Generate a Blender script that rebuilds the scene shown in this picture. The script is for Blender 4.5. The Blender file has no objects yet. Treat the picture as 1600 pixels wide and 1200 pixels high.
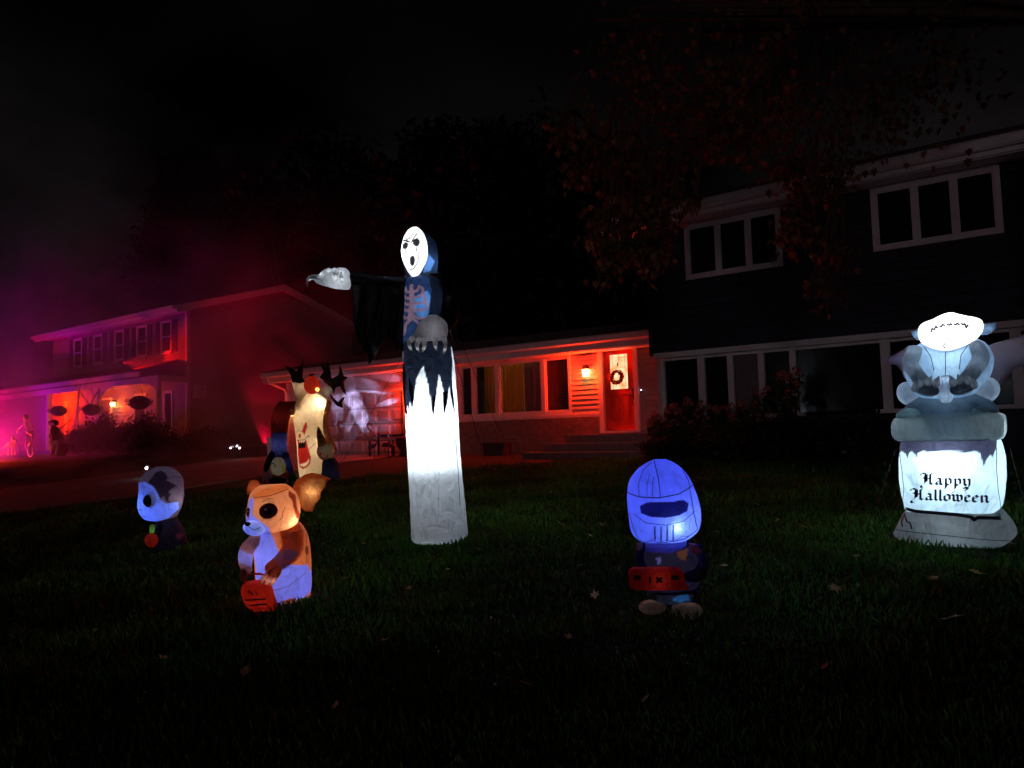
import bpy, bmesh, math, random
import numpy as np
from math import radians, sin, cos, pi, sqrt, atan2
from mathutils import Vector, Matrix
from mathutils.bvhtree import BVHTree
from mathutils import geometry as mgeo

random.seed(7); rng = np.random.default_rng(7)
SC = bpy.context.scene
COL = SC.collection

# ------------------------------------------------------------------ camera
FPX = 1156.0
YAW, PITCH, ROLL = radians(35.2), radians(3.76), radians(-1.72)
cam_d = bpy.data.cameras.new('camera'); cam = bpy.data.objects.new('camera', cam_d); COL.objects.link(cam)
CM = (Matrix.Rotation(YAW, 3, 'Z') @ Matrix.Rotation(pi/2+PITCH, 3, 'X') @ Matrix.Rotation(ROLL, 3, 'Z'))
cam.matrix_world = Matrix.Translation((0, 0, 1.5)) @ CM.to_4x4()
cam_d.sensor_width = 36; cam_d.lens = FPX/1600*36; cam_d.clip_start = .05; cam_d.clip_end = 600
SC.camera = cam
CAM = Vector((0, 0, 1.5))
# ------------------------------------------------------------------ world, fill sun, exposure
W = bpy.data.worlds.new('World'); SC.world = W; W.use_nodes = True
wn = W.node_tree; wn.nodes.clear()
wo = wn.nodes.new('ShaderNodeOutputWorld'); bg = wn.nodes.new('ShaderNodeBackground'); bg2 = wn.nodes.new('ShaderNodeBackground')
sky = wn.nodes.new('ShaderNodeTexSky'); sky.sky_type = 'NISHITA'; sky.sun_disc = False
sky.sun_elevation = radians(1); sky.sun_rotation = radians(200)
bg.inputs[1].default_value = .00015
tc = wn.nodes.new('ShaderNodeTexCoord'); mp = wn.nodes.new('ShaderNodeMapping'); mp.inputs['Scale'].default_value = (1.6, 1.6, 3.2)
nz = wn.nodes.new('ShaderNodeTexNoise'); nz.inputs['Scale'].default_value = 1.6; nz.inputs['Detail'].default_value = 5
rp = wn.nodes.new('ShaderNodeValToRGB'); rp.color_ramp.elements[0].position = .41; rp.color_ramp.elements[0].color = (.0002, .0002, .0003, 1)
rp.color_ramp.elements[1].position = .72; rp.color_ramp.elements[1].color = (.0115, .0096, .0108, 1)
ad = wn.nodes.new('ShaderNodeAddShader')
wn.links.new(sky.outputs[0], bg.inputs[0]); wn.links.new(tc.outputs['Generated'], mp.inputs[0]); wn.links.new(mp.outputs[0], nz.inputs['Vector'])
sxyz = wn.nodes.new('ShaderNodeSeparateXYZ'); el = wn.nodes.new('ShaderNodeMapRange'); el.interpolation_type = 'SMOOTHSTEP'
el.inputs[1].default_value = .12; el.inputs[2].default_value = .50; el.inputs[3].default_value = 1; el.inputs[4].default_value = .12   # town glow on the low cloud only
wn.links.new(tc.outputs['Generated'], sxyz.inputs[0]); wn.links.new(sxyz.outputs[2], el.inputs[0]); wn.links.new(el.outputs[0], bg2.inputs[1])
wn.links.new(nz.outputs[0], rp.inputs[0]); wn.links.new(rp.outputs[0], bg2.inputs[0]); 
wn.links.new(bg.outputs[0], ad.inputs[0]); wn.links.new(bg2.outputs[0], ad.inputs[1]); wn.links.new(ad.outputs[0], wo.inputs[0])
sd = bpy.data.lights.new('facade_fill', 'SUN'); sd.energy = .065; sd.angle = radians(12); sd.color = (1, .62, .70)  # weak pinkish sun added from behind the camera to lift the house fronts
so = bpy.data.objects.new('facade_fill', sd); COL.objects.link(so)
so.rotation_euler = Vector((-.45, 1, -.10)).to_track_quat('-Z', 'Y').to_euler()
SC.view_settings.view_transform = 'Standard'; SC.view_settings.look = 'None'
SC.view_settings.exposure = 0; SC.view_settings.gamma = 1; SC.view_settings.use_curve_mapping = False
cy = SC.cycles
cy.light_sampling_threshold = 0; cy.max_bounces = 8; cy.diffuse_bounces = 3; cy.transmission_bounces = 4; cy.volume_bounces = 0
cy.use_denoising = True; cy.sample_clamp_indirect = 30
try: cy.volume_step_rate = 1.2; cy.volume_max_steps = 96
except Exception: pass

# ------------------------------------------------------------------ materials
def nodemat(name):
    m = bpy.data.materials.new(name); m.use_nodes = True
    t = m.node_tree; b = t.nodes['Principled BSDF']; return m, t, b
def mat(name, col, rough=.7, var=.15, scale=8, bump=0, bscale=40, metal=0, spec=.4, stretch=(1, 1, 1)):
    m, t, b = nodemat(name)
    b.inputs['Roughness'].default_value = rough; b.inputs['Metallic'].default_value = metal
    b.inputs['Specular IOR Level'].default_value = spec
    c = t.nodes.new('ShaderNodeTexCoord'); mpn = t.nodes.new('ShaderNodeMapping'); mpn.inputs['Scale'].default_value = stretch
    n = t.nodes.new('ShaderNodeTexNoise'); n.inputs['Scale'].default_value = scale; n.inputs['Detail'].default_value = 6
    t.links.new(c.outputs['Object'], mpn.inputs[0]); t.links.new(mpn.outputs[0], n.inputs['Vector'])
    r = t.nodes.new('ShaderNodeValToRGB')
    r.color_ramp.elements[0].position = .3; r.color_ramp.elements[1].position = .7
    r.color_ramp.elements[0].color = tuple(x*(1-var) for x in col)+(1,); r.color_ramp.elements[1].color = tuple(min(1, x*(1+var)) for x in col)+(1,)
    t.links.new(n.outputs[0], r.inputs[0]); t.links.new(r.outputs[0], b.inputs['Base Color'])
    if bump:
        n2 = t.nodes.new('ShaderNodeTexNoise'); n2.inputs['Scale'].default_value = bscale; n2.inputs['Detail'].default_value = 4
        bp = t.nodes.new('ShaderNodeBump'); bp.inputs['Strength'].default_value = bump; bp.inputs['Distance'].default_value = .02
        t.links.new(mpn.outputs[0], n2.inputs['Vector']); t.links.new(n2.outputs[0], bp.inputs['Height']); t.links.new(bp.outputs[0], b.inputs['Normal'])
    return m
def emis(name, col, s):
    m, t, b = nodemat(name); b.inputs['Base Color'].default_value = (.8, .8, .8, 1)
    b.inputs['Emission Color'].default_value = col+(1,); b.inputs['Emission Strength'].default_value = s; return m
def fabric(name, transmit=.85, wr=.35):
    """thin nylon with its print in the attribute 'print'; lit from inside by the blower lamp"""
    m, t, b = nodemat(name)
    a = t.nodes.new('ShaderNodeAttribute'); a.attribute_name = 'print'
    o = t.nodes['Material Output']
    tr = t.nodes.new('ShaderNodeBsdfTranslucent'); mx = t.nodes.new('ShaderNodeMixShader'); mx.inputs[0].default_value = transmit*.6
    c = t.nodes.new('ShaderNodeTexCoord'); n = t.nodes.new('ShaderNodeTexNoise'); n.inputs['Scale'].default_value = 7; n.inputs['Detail'].default_value = 3
    n.inputs['Distortion'].default_value = 1.2
    n2 = t.nodes.new('ShaderNodeTexNoise'); n2.inputs['Scale'].default_value = 700; n2.inputs['Detail'].default_value = 1
    mth = t.nodes.new('ShaderNodeMath'); mth.operation = 'MULTIPLY_ADD'; mth.inputs[1].default_value = .05
    bp = t.nodes.new('ShaderNodeBump'); bp.inputs['Strength'].default_value = wr; bp.inputs['Distance'].default_value = .05
    t.links.new(c.outputs['Object'], n.inputs['Vector']); t.links.new(c.outputs['Object'], n2.inputs['Vector'])
    mp3 = t.nodes.new('ShaderNodeMapping'); mp3.inputs['Scale'].default_value = (26, 26, 5); n3 = t.nodes.new('ShaderNodeTexNoise'); n3.inputs['Scale'].default_value = 1; n3.inputs['Detail'].default_value = 3; n3.inputs['Distortion'].default_value = .6
    ma = t.nodes.new('ShaderNodeMath'); ma.operation = 'MULTIPLY_ADD'; ma.inputs[1].default_value = .22
    t.links.new(c.outputs['Object'], mp3.inputs[0]); t.links.new(mp3.outputs[0], n3.inputs['Vector']); t.links.new(n3.outputs[0], ma.inputs[0]); t.links.new(n.outputs[0], ma.inputs[2])
    t.links.new(n2.outputs[0], mth.inputs[0]); t.links.new(ma.outputs[0], mth.inputs[2]); t.links.new(mth.outputs[0], bp.inputs['Height'])
    # cloudy weave: nylon is not evenly thick
    r = t.nodes.new('ShaderNodeMapRange'); r.inputs[1].default_value = .3; r.inputs[2].default_value = .7; r.inputs[3].default_value = .86; r.inputs[4].default_value = 1.06
    t.links.new(n.outputs[0], r.inputs[0])
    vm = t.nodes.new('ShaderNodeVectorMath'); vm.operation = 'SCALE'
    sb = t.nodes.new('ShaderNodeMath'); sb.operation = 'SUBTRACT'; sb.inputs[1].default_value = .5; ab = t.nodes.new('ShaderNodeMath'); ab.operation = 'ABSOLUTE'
    r2 = t.nodes.new('ShaderNodeMapRange'); r2.inputs[1].default_value = 0; r2.inputs[2].default_value = .045; r2.inputs[3].default_value = .74; r2.inputs[4].default_value = 1; r2.interpolation_type = 'SMOOTHSTEP'  # creases: fold shadows put into the transmitted colour as dark lines
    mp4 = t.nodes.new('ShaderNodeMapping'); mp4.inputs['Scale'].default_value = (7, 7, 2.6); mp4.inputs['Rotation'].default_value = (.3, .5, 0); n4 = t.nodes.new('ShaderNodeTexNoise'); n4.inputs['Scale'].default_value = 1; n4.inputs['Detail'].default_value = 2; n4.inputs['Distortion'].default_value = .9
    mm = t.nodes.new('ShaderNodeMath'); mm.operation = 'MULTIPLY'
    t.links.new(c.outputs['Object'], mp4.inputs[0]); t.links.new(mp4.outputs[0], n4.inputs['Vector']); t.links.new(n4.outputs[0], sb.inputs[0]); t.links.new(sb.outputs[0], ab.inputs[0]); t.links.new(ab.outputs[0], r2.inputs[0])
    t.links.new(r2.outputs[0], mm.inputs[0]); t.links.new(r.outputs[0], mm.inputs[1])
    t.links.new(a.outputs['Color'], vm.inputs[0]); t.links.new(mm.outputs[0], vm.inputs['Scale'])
    t.links.new(a.outputs['Color'], b.inputs['Base Color']); b.inputs['Roughness'].default_value = .55; b.inputs['Specular IOR Level'].default_value = .25
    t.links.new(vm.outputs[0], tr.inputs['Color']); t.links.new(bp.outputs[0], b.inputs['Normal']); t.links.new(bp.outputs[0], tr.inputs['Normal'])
    t.links.new(b.outputs[0], mx.inputs[1]); t.links.new(tr.outputs[0], mx.inputs[2]); t.links.new(mx.outputs[0], o.inputs[0])
    return m
def attrmat(name, rough=.6, transl=0):
    m, t, b = nodemat(name); a = t.nodes.new('ShaderNodeAttribute'); a.attribute_name = 'print'
    t.links.new(a.outputs['Color'], b.inputs['Base Color']); b.inputs['Roughness'].default_value = rough
    if transl:
        tr = t.nodes.new('ShaderNodeBsdfTranslucent'); mx = t.nodes.new('ShaderNodeMixShader'); mx.inputs[0].default_value = transl
        t.links.new(a.outputs['Color'], tr.inputs[0]); t.links.new(b.outputs[0], mx.inputs[1]); t.links.new(tr.outputs[0], mx.inputs[2]); t.links.new(mx.outputs[0], t.nodes['Material Output'].inputs[0])
    return m
M = dict(
 white=mat('white_trim_paint', (.72, .71, .70), .55, .06, 3), navy=mat('navy_siding_paint', (.020, .022, .036), .6, .2, 3),
 cream=mat('pale_siding_paint', (.50, .47, .45), .6, .08, 3), tan=mat('grey_siding_paint', (.35, .32, .31), .65, .1, 3),
 red=mat('red_door_paint', (.52, .06, .04), .4, .08, 4), brick=mat('brick_clay', (.30, .17, .13), .85, .3, 9, .4, 60),
 mortar=mat('mortar', (.32, .30, .28), .9, .1, 20), shingle=mat('asphalt_shingles', (.09, .08, .08), .9, .35, 30, .4, 80),
 concrete=mat('concrete', (.22, .21, .20), .85, .15, 2.5, .25, 60), step=mat('step_stone', (.22, .20, .19), .8, .2, 6, .3, 60),
 soil=mat('lawn_soil', (.035, .04, .02), .95, .4, 5, .6, 60), asphalt=mat('street_asphalt', (.05, .05, .052), .9, .2, 30, .3, 150),
 glass=mat('dark_window_glass', (.012, .012, .015), .16, .1, 2, spec=.3), dark=mat('black_metal', (.02, .02, .02), .4, .1, 8),
 bark=mat('bark', (.09, .065, .045), .95, .35, 12, .8, 40, stretch=(1, 1, .25)), curtain=mat('mustard_curtain', (.42, .24, .06), .85, .12, 9),
 curtain2=mat('mauve_curtain', (.22, .13, .15), .85, .1, 9), shutter=mat('dark_shutter_paint', (.06, .03, .04), .6, .1, 6),
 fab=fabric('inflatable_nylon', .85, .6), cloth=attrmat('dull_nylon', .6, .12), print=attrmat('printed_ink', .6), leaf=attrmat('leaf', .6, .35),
 bone=mat('plastic_bone', (.75, .72, .66), .5, .1, 20), rope=mat('black_cord', (.015, .015, .015), .8, .1, 20),
 brass=mat('aged_brass', (.25, .17, .07), .35, .1, 20, metal=.8), pot=mat('dark_planter', (.05, .04, .035), .7, .2, 10),
 pink=mat('flamingo_plastic', (.06, .012, .014), .5, .2, 12), wreath=mat('dry_vine', (.12, .045, .02), .9, .4, 30, .5, 90),
 flagm=mat('banner_cloth', (.45, .40, .50), .85, .3, 5), steel=mat('galvanised_metal', (.4, .4, .42), .35, .1, 10, metal=.7),
)
# ------------------------------------------------------------------ mesh helpers
def setp(o, **k):
    for a, b in k.items(): o[a] = b
    return o
def mk(name, verts, faces, material, parent=None, smooth=False, col=None, org=None):
    me = bpy.data.meshes.new(name)
    if org is not None: verts = [(v[0]-org[0], v[1]-org[1], v[2]-org[2]) for v in verts]
    me.from_pydata([tuple(v) for v in verts], [], faces)
    me.materials.append(material)
    if col is not None:
        a = me.attributes.new('print', 'FLOAT_COLOR', 'POINT')
        arr = np.ones((len(verts), 4), dtype=np.float32); arr[:, :3] = col; a.data.foreach_set('color', arr.ravel())
    if smooth: me.polygons.foreach_set('use_smooth', [True]*len(me.polygons))
    me.update()
    o = bpy.data.objects.new(name, me); COL.objects.link(o)
    if parent is not None: o.parent = parent
    return o
def empty(name, loc, label, cat, group=None, rz=0):
    o = bpy.data.objects.new(name, None); COL.objects.link(o); o.location = loc; o.rotation_euler = (0, 0, rz); o.empty_display_size = .3
    o['label'] = label; o['category'] = cat
    if group: o['group'] = group
    return o
class MB:
    def __init__(s): s.v = []; s.f = []
    def add(s, v, f):
        n = len(s.v); s.v += [tuple(p) for p in v]; s.f += [tuple(i+n for i in q) for q in f]; return s
    def box(s, x0, x1, y0, y1, z0, z1):
        return s.add([(x0,y0,z0),(x1,y0,z0),(x1,y1,z0),(x0,y1,z0),(x0,y0,z1),(x1,y0,z1),(x1,y1,z1),(x0,y1,z1)],
                     [(0,3,2,1),(4,5,6,7),(0,1,5,4),(1,2,6,5),(2,3,7,6),(3,0,4,7)])
    def lap(s, x0, x1, y, z0, z1, t=.036):   # lapped board, thick at its lower edge, facing -y
        return s.add([(x0,y-t,z0),(x1,y-t,z0),(x1,y,z0),(x0,y,z0),(x0,y-.006,z1),(x1,y-.006,z1),(x1,y,z1),(x0,y,z1)],
                     [(0,3,2,1),(4,5,6,7),(0,1,5,4),(1,2,6,5),(2,3,7,6),(3,0,4,7)])
    def prism(s, poly, axis, a0, a1):
        n = len(poly); pt = (lambda p, a: (p[0], a, p[1])) if axis == 'y' else ((lambda p, a: (a, p[0], p[1])) if axis == 'x' else (lambda p, a: (p[0], p[1], a)))
        v = [pt(p, a0) for p in poly]+[pt(p, a1) for p in poly]
        f = [tuple(range(n)), tuple(range(2*n-1, n-1, -1))]+[(i, n+i, n+(i+1) % n, (i+1) % n) for i in range(n)]
        return s.add(v, f)
    def tube(s, pts, rad, n=8):
        pts = [Vector(p) for p in pts]; rad = rad if hasattr(rad, '__len__') else [rad]*len(pts)
        v = []; up = Vector((0, 0, 1)); prev = None
        for i, p in enumerate(pts):
            d = (pts[min(i+1, len(pts)-1)]-pts[max(i-1, 0)]).normalized()
            if prev is None: a = d.cross(up if abs(d.z) < .9 else Vector((1, 0, 0))).normalized()
            else: a = (prev-d*prev.dot(d)).normalized()
            prev = a; b = d.cross(a)
            v += [p+(a*cos(2*pi*k/n)+b*sin(2*pi*k/n))*rad[i] for k in range(n)]
        f = [(i*n+k, i*n+(k+1) % n, (i+1)*n+(k+1) % n, (i+1)*n+k) for i in range(len(pts)-1) for k in range(n)]
        f += [tuple(range(n-1, -1, -1)), tuple((len(pts)-1)*n+k for k in range(n))]
        return s.add(v, f)
    def ball(s, c, r, n=10, m=7):
        r = r if hasattr(r, '__len__') else (r, r, r); v = [(c[0], c[1], c[2]-r[2])]
        for j in range(1, m):
            t = -pi/2+pi*j/m; v += [(c[0]+r[0]*cos(t)*cos(2*pi*k/n), c[1]+r[1]*cos(t)*sin(2*pi*k/n), c[2]+r[2]*sin(t)) for k in range(n)]
        v.append((c[0], c[1], c[2]+r[2])); L = len(v)-1
        f = [(0, 1+(k+1) % n, 1+k) for k in range(n)]
        f += [(1+j*n+k, 1+j*n+(k+1) % n, 1+(j+1)*n+(k+1) % n, 1+(j+1)*n+k) for j in range(m-2) for k in range(n)]
        f += [(L, 1+(m-2)*n+k, 1+(m-2)*n+(k+1) % n) for k in range(n)]
        return s.add(v, f)
    def build(s, name, material, parent=None, org=None, smooth=False, **k):
        o = mk(name, s.v, s.f, material, parent, smooth, None, org)
        return setp(o, **k)
def ground_z(x, y):
    z = np.interp(y, [-40, 0, 3, 4, 5, 6.4, 8, 11, 14, 16, 17, 30, 120, 400], [-.1, 0, .06, .13, .19, .30, .38, .58, .80, .88, .92, 1.1, 1.4, 1.6])
    t = np.clip((-np.asarray(x)-23)/6, 0, 1)*np.clip((np.asarray(y)-6)/6, 0, 1)
    return z+.28*t*t*(3-2*t)
def ray(px, py):
    return CM @ Vector(((px-800)/FPX, -(py-600)/FPX, -1))
def onY(px, py, Y): d = ray(px, py); return CAM+d*(Y/d.y)
def dep(px, py, D): return CAM+ray(px, py)*D
def onG(px, py):
    d = ray(px, py); t = .5
    while t < 60:
        q = CAM+d*t
        if q.z <= float(ground_z(q.x, q.y)): return q
        t += .01
    return CAM+d*20
def light(name, kind, loc, col, w, parent=None, r=.04, aim=None, size=None, blend=.5):
    d = bpy.data.lights.new(name, kind); d.energy = w; d.color = col; d.shadow_soft_size = r
    o = bpy.data.objects.new(name, d); COL.objects.link(o); o.location = loc
    if parent is not None: o.parent = parent
    if kind == 'SPOT':
        d.spot_size = radians(size or 90); d.spot_blend = blend
        o.rotation_euler = (Vector(aim)-Vector(loc)).to_track_quat('-Z', 'Y').to_euler()
    return o

# ================================================================== THE GROUND
def sheet(name, x0, x1, y0, y1, nx, ny, dz, material, xs=None, ys=None, **k):
    xs = np.linspace(x0, x1, nx+1) if xs is None else xs; ys = np.linspace(y0, y1, ny+1) if ys is None else ys
    v = [(x, y, float(ground_z(x, y))+dz) for y in ys for x in xs]; n = len(xs)
    f = [(j*n+i, j*n+i+1, (j+1)*n+i+1, (j+1)*n+i) for j in range(len(ys)-1) for i in range(n-1)]
    return setp(mk(name, v, f, material, None, True), kind='structure', **k)
gx = np.concatenate([[-300, -150, -90], np.arange(-60, 20.1, 1.), [30, 60, 150, 300]])
gy = np.concatenate([[-150, -60, -30], np.arange(-12, 30.1, .5), [35, 45, 60, 100, 200, 400]])
sheet('ground', 0, 0, 0, 0, 0, 0, 0, M['soil'], gx, gy)
# driveway in poured concrete slabs with recessed joints
dr = MB(); xs = [-22.4, -19.0, -15.6]
root = mk('driveway', [(-22.4, -2, float(ground_z(-22, -2))+.004), (-15.6, -2, float(ground_z(-16, -2))+.004), (-15.6, 0, .004), (-22.4, 0, .004)], [(0, 1, 2, 3)], M['mortar']); root['kind'] = 'structure'
for i in range(2):
    y = 16.7
    while y > 0:
        y0 = max(0, y-2.4); v = []; ny = 6
        for zz in (.0, .03):
            for j in range(ny+1):
                yy = y0+.012+(y-y0-.024)*j/ny
                for xx in (xs[i]+.012, xs[i+1]-.012): v.append((xx, yy, float(ground_z(xx, yy))+zz))
        f = []; n = (ny+1)*2
        for j in range(ny):
            a = 2*j; f += [(n+a, n+a+1, n+a+3, n+a+2), (a, a+2, n+a+2, n+a), (a+1, n+a+1, n+a+3, a+3)]
        f += [(0, n, n+1, 1), (n-2, n-1, 2*n-1, 2*n-2)]
        mk('concrete_slab', v, f, M['concrete'], root); y = y0
sheet('street', -80, 40, -12, -4, 40, 8, .004, M['asphalt'])

# ================================================================== window helper
def window(house, org, x0, x1, z0, z1, y, panes, fw=.09, frame=M['white'], mull=.07, glass=M['glass'], sill=True):
    b = MB(); t = .05
    b.box(x0-fw, x0, y-t, y+.03, z0-fw, z1+fw); b.box(x1, x1+fw, y-t, y+.03, z0-fw, z1+fw)
    b.box(x0, x1, y-t+.002, y+.03, z1, z1+fw); b.box(x0, x1, y-t+.002, y+.03, z0-fw, z0)
    if sill: b.box(x0-fw-.03, x1+fw+.03, y-t-.05, y-t-.001, z0-fw-.045, z0-fw+.005)
    w = b.build('window', frame, house, org)
    ed = [x0]+list(panes)+[x1]
    for k, p in enumerate(panes): MB().box(p-mull/2, p+mull/2, y-t+.008, y+.028, z0, z1).build('mullion', frame, w, org)
    for a, c in zip(ed[:-1], ed[1:]):
        a2 = a+(mull/2 if a != x0 else 0); c2 = c-(mull/2 if c != x1 else 0); s_ = .03
        q = MB(); q.box(a2+.001, a2+s_, y-.03, y+.02, z0+.001, z1-.001); q.box(c2-s_, c2-.001, y-.03, y+.02, z0+.001, z1-.001)
        q.box(a2+s_, c2-s_, y-.028, y+.02, z0+.001, z0+s_); q.box(a2+s_, c2-s_, y-.028, y+.02, z1-s_, z1-.001); q.build('sash', frame, w, org)
        if glass: MB().box(a2+s_, c2-s_, y+.0, y+.008, z0+s_, z1-s_).build('pane', glass, w, org)
    return w
def siding(house, org, x0, x1, z0, z1, y, material, h=.16, holes=(), name='siding_board', joined=False):
    z = z0; J = MB()
    while z < z1-.02:
        t = min(z+h, z1); segs = [(x0, x1)]
        for (a, b_, c, d) in holes:
            if t > c+.01 and z < d-.01:
                ns = []
                for s0, s1 in segs:
                    if b_ <= s0 or a >= s1: ns.append((s0, s1)); continue
                    if a > s0: ns.append((s0, a))
                    if b_ < s1: ns.append((b_, s1))
                segs = ns
        for s0, s1 in segs:
            if s1-s0 > .03:
                if joined: J.lap(s0, s1, y, z, t+.012)
                else: MB().lap(s0, s1, y, z, t+.012).build(name, material, house, org)
        z += h
    if joined: J.build('siding', material, house, org)['kind'] = 'stuff'
def shingles(name, house, org, x0, x1, ya, za, yb, zb, thick=.16, ov=.0):
    """roof slope from (ya,za) up to (yb,zb) with overlapping courses"""
    MB().prism([(ya, za-thick), (ya, za), (yb, zb), (yb, zb-thick)], 'x', x0, x1).build('roof_deck', M['white'], house, org)
    n = max(3, int(abs(yb-ya)/.3)); b = MB()
    for k in range(n):
        a = k/n; c = (k+1.15)/n
        y0 = ya+(yb-ya)*a; z0 = za+(zb-za)*a; y1 = ya+(yb-ya)*min(c, 1); z1 = za+(zb-za)*min(c, 1)
        x = x0-.03
        while x < x1+.02:
            w = min(random.uniform(.28, .42), x1+.03-x); e = random.uniform(0, .006)
            b.add([(x, y0, z0+.006), (x+w-.01, y0, z0+.006), (x+w-.01, y0, z0+.028+e), (x, y0, z0+.028+e), (x, y1, z1+.004), (x+w-.01, y1, z1+.004), (x+w-.01, y1, z1+.01), (x, y1, z1+.01)],
                  [(0,1,2,3),(3,2,6,7),(0,3,7,4),(1,5,6,2),(4,7,6,5)]); x += w
    b.build(name, M['shingle'], house, org)['kind'] = 'stuff'

# ================================================================== CENTRAL HOUSE (garage + living room + red door)
H0 = (-14.5, 16.8, .9)
house = empty('ranch_house', H0, 'low house wing with garage and red front door glowing under red lamps', 'house')
Y = 16.8
holes = [(-20.98, -15.92, .8, 2.98), (-13.75, -9.03, .8, 3.6), (-9.1, -7.98, 1.2, 3.7), (-21.6, -20.9, .8, 2.9)]
MB().box(-21.6, -15.92, Y+.30, Y+.42, .8, 3.5).box(-15.92, -6.6, Y+.003, Y+.12, .8, 1.44).box(-15.92, -13.7, Y+.002, Y+.12, 1.442, 3.5).box(-10.0, -9.0, Y+.002, Y+.12, 1.442, 3.5).box(-8.0, -6.6, Y+.002, Y+.12, 1.442, 3.5).box(-21.6, -20.9, Y+.002, Y+.29, .8, 3.5).build('wall', M['tan'], house, H0)
MB().box(-13.7, -10.0, Y+1.9, Y+2.0, 1.45, 3.5).build('room_wall', M['curtain2'], house, H0)
siding(house, H0, -21.55, -15.80, 2.99, 3.5, Y, M['cream'], .125)
siding(house, H0, -21.5, -20.98, .92, 2.99, Y, M['cream'], .125)
siding(house, H0, -15.78, -13.76, .98, 3.5, Y, M['cream'], .14)
siding(house, H0, -9.93, -9.1, 1.93, 3.45, Y-.01, M['cream'], .127)
siding(house, H0, -7.96, -6.68, 1.45, 3.5, Y, M['tan'], .127)  # darker boards than elsewhere: door frame shade put into the paint colour
MB().box(-22.2, -20.98, Y-.03, Y+.001, .86, .90).build('corner_base', M['white'], house, H0)
MB().box(-21.62, -21.50, Y-.035, Y+.05, .90, 3.5).build('corner_board', M['white'], house, H0)
# garage door
gd = MB().box(-20.9, -16.0, Y+.10, Y+.14, .93, 2.92).build('garage_door', M['cream'], house, H0)
for r in range(4):
    for c in range(8):
        x0 = -20.9+.6125*c+.06; z0 = .93+.4975*r+.06; x1 = x0+.4925; z1 = z0+.3775
        b = MB(); y = Y+.10
        b.add([(x0, y, z0), (x1, y, z0), (x1, y, z1), (x0, y, z1), (x0+.05, y-.022, z0+.05), (x1-.05, y-.022, z0+.05), (x1-.05, y-.022, z1-.05), (x0+.05, y-.022, z1-.05)],
              [(4,5,6,7),(0,1,5,4),(1,2,6,5),(2,3,7,6),(3,0,4,7)])
        b.build('door_panel', M['cream'], gd, H0)
for r in range(1, 4): MB().box(-20.9, -16.0, Y+.092, Y+.101, .93+.4975*r-.006, .93+.4975*r+.006).build('panel_joint', M['shutter'], gd, H0)
MB().box(-20.98, -20.9, Y-.02, Y+.14, .92, 2.92).box(-16.0, -15.92, Y-.02, Y+.14, .92, 2.92).box(-20.98, -15.92, Y-.022, Y+.14, 2.92, 3.0).build('garage_door_frame', M['white'], house, H0)
# eave, gutter, roof
MB().box(-22.3, -6.7, 16.32, 16.8, 3.50, 3.53).build('soffit', M['white'], house, H0)
MB().box(-22.3, -6.7, 16.27, 16.32, 3.52, 3.70).build('fascia', M['white'], house, H0)
g = MB().prism([(16.13, 3.83), (16.15, 3.70), (16.19, 3.66), (16.268, 3.66), (16.268, 3.84), (16.255, 3.84), (16.255, 3.68), (16.19, 3.68), (16.16, 3.72), (16.145, 3.84)], 'x', -22.25, -6.7); g.build('gutter', M['white'], house, H0)
MB().tube([(-21.9, 16.2, 3.66), (-21.9, 16.25, 3.5), (-21.6, 16.68, 3.25), (-21.58, 16.72, 3.1), (-21.58, 16.72, 1.0)], .045, 8).build('downspout', M['white'], house, H0)
shingles('roof_shingles', house, H0, -22.35, -6.7, 16.2, 3.86, 20.8, 4.78)
shingles('roof_shingles', house, H0, -22.35, -6.7, 25.4, 3.86, 20.8, 4.78)
MB().prism([(16.85, .8), (16.85, 3.6), (20.8, 4.6), (25.2, 3.6), (25.2, .8)], 'x', -21.58, -21.45).build('side_wall', M['tan'], house, H0)
# picture window band
fr = MB(); zb, zt = 2.03, 3.44
for a, b_ in ((-13.76, -13.64), (-13.25, -13.13), (-12.40, -12.28), (-10.86, -10.74), (-10.0, -9.93)): fr.box(a, b_, Y-.05, Y+.06, zb, zt)
fr.box(-13.76, -9.93, Y-.052, Y+.06, zt, 3.5); fr.box(-13.76, -9.93, Y-.052, Y+.06, 1.93, zb); fr.box(-13.8, -9.1, Y-.09, Y+.06, 1.85, 1.93)
pw = fr.build('window', M['white'], house, H0)
clear = bpy.data.materials.new('clear_pane'); clear.use_nodes = True; ct = clear.node_tree
_g = ct.nodes.new('ShaderNodeBsdfGlossy'); _g.inputs['Roughness'].default_value = .03; _t = ct.nodes.new('ShaderNodeBsdfTransparent'); _m = ct.nodes.new('ShaderNodeMixShader'); _m.inputs[0].default_value = .06
ct.links.new(_t.outputs[0], _m.inputs[1]); ct.links.new(_g.outputs[0], _m.inputs[2]); ct.links.new(_m.outputs[0], ct.nodes['Material Output'].inputs[0])
for a, b_ in ((-13.64, -13.25), (-13.13, -12.40), (-12.28, -10.86), (-10.74, -10.0)):
    q = MB(); s_ = .035
    q.box(a, a+s_, Y-.02, Y+.03, zb, zt).box(b_-s_, b_, Y-.02, Y+.03, zb, zt).box(a+s_, b_-s_, Y-.018, Y+.03, zb, zb+s_).box(a+s_, b_-s_, Y-.018, Y+.03, zt-s_, zt); q.build('sash', M['white'], pw, H0)
    MB().box(a+s_, b_-s_, Y+.005, Y+.010, zb+s_, zt-s_).build('pane', clear, pw, H0)
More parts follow.
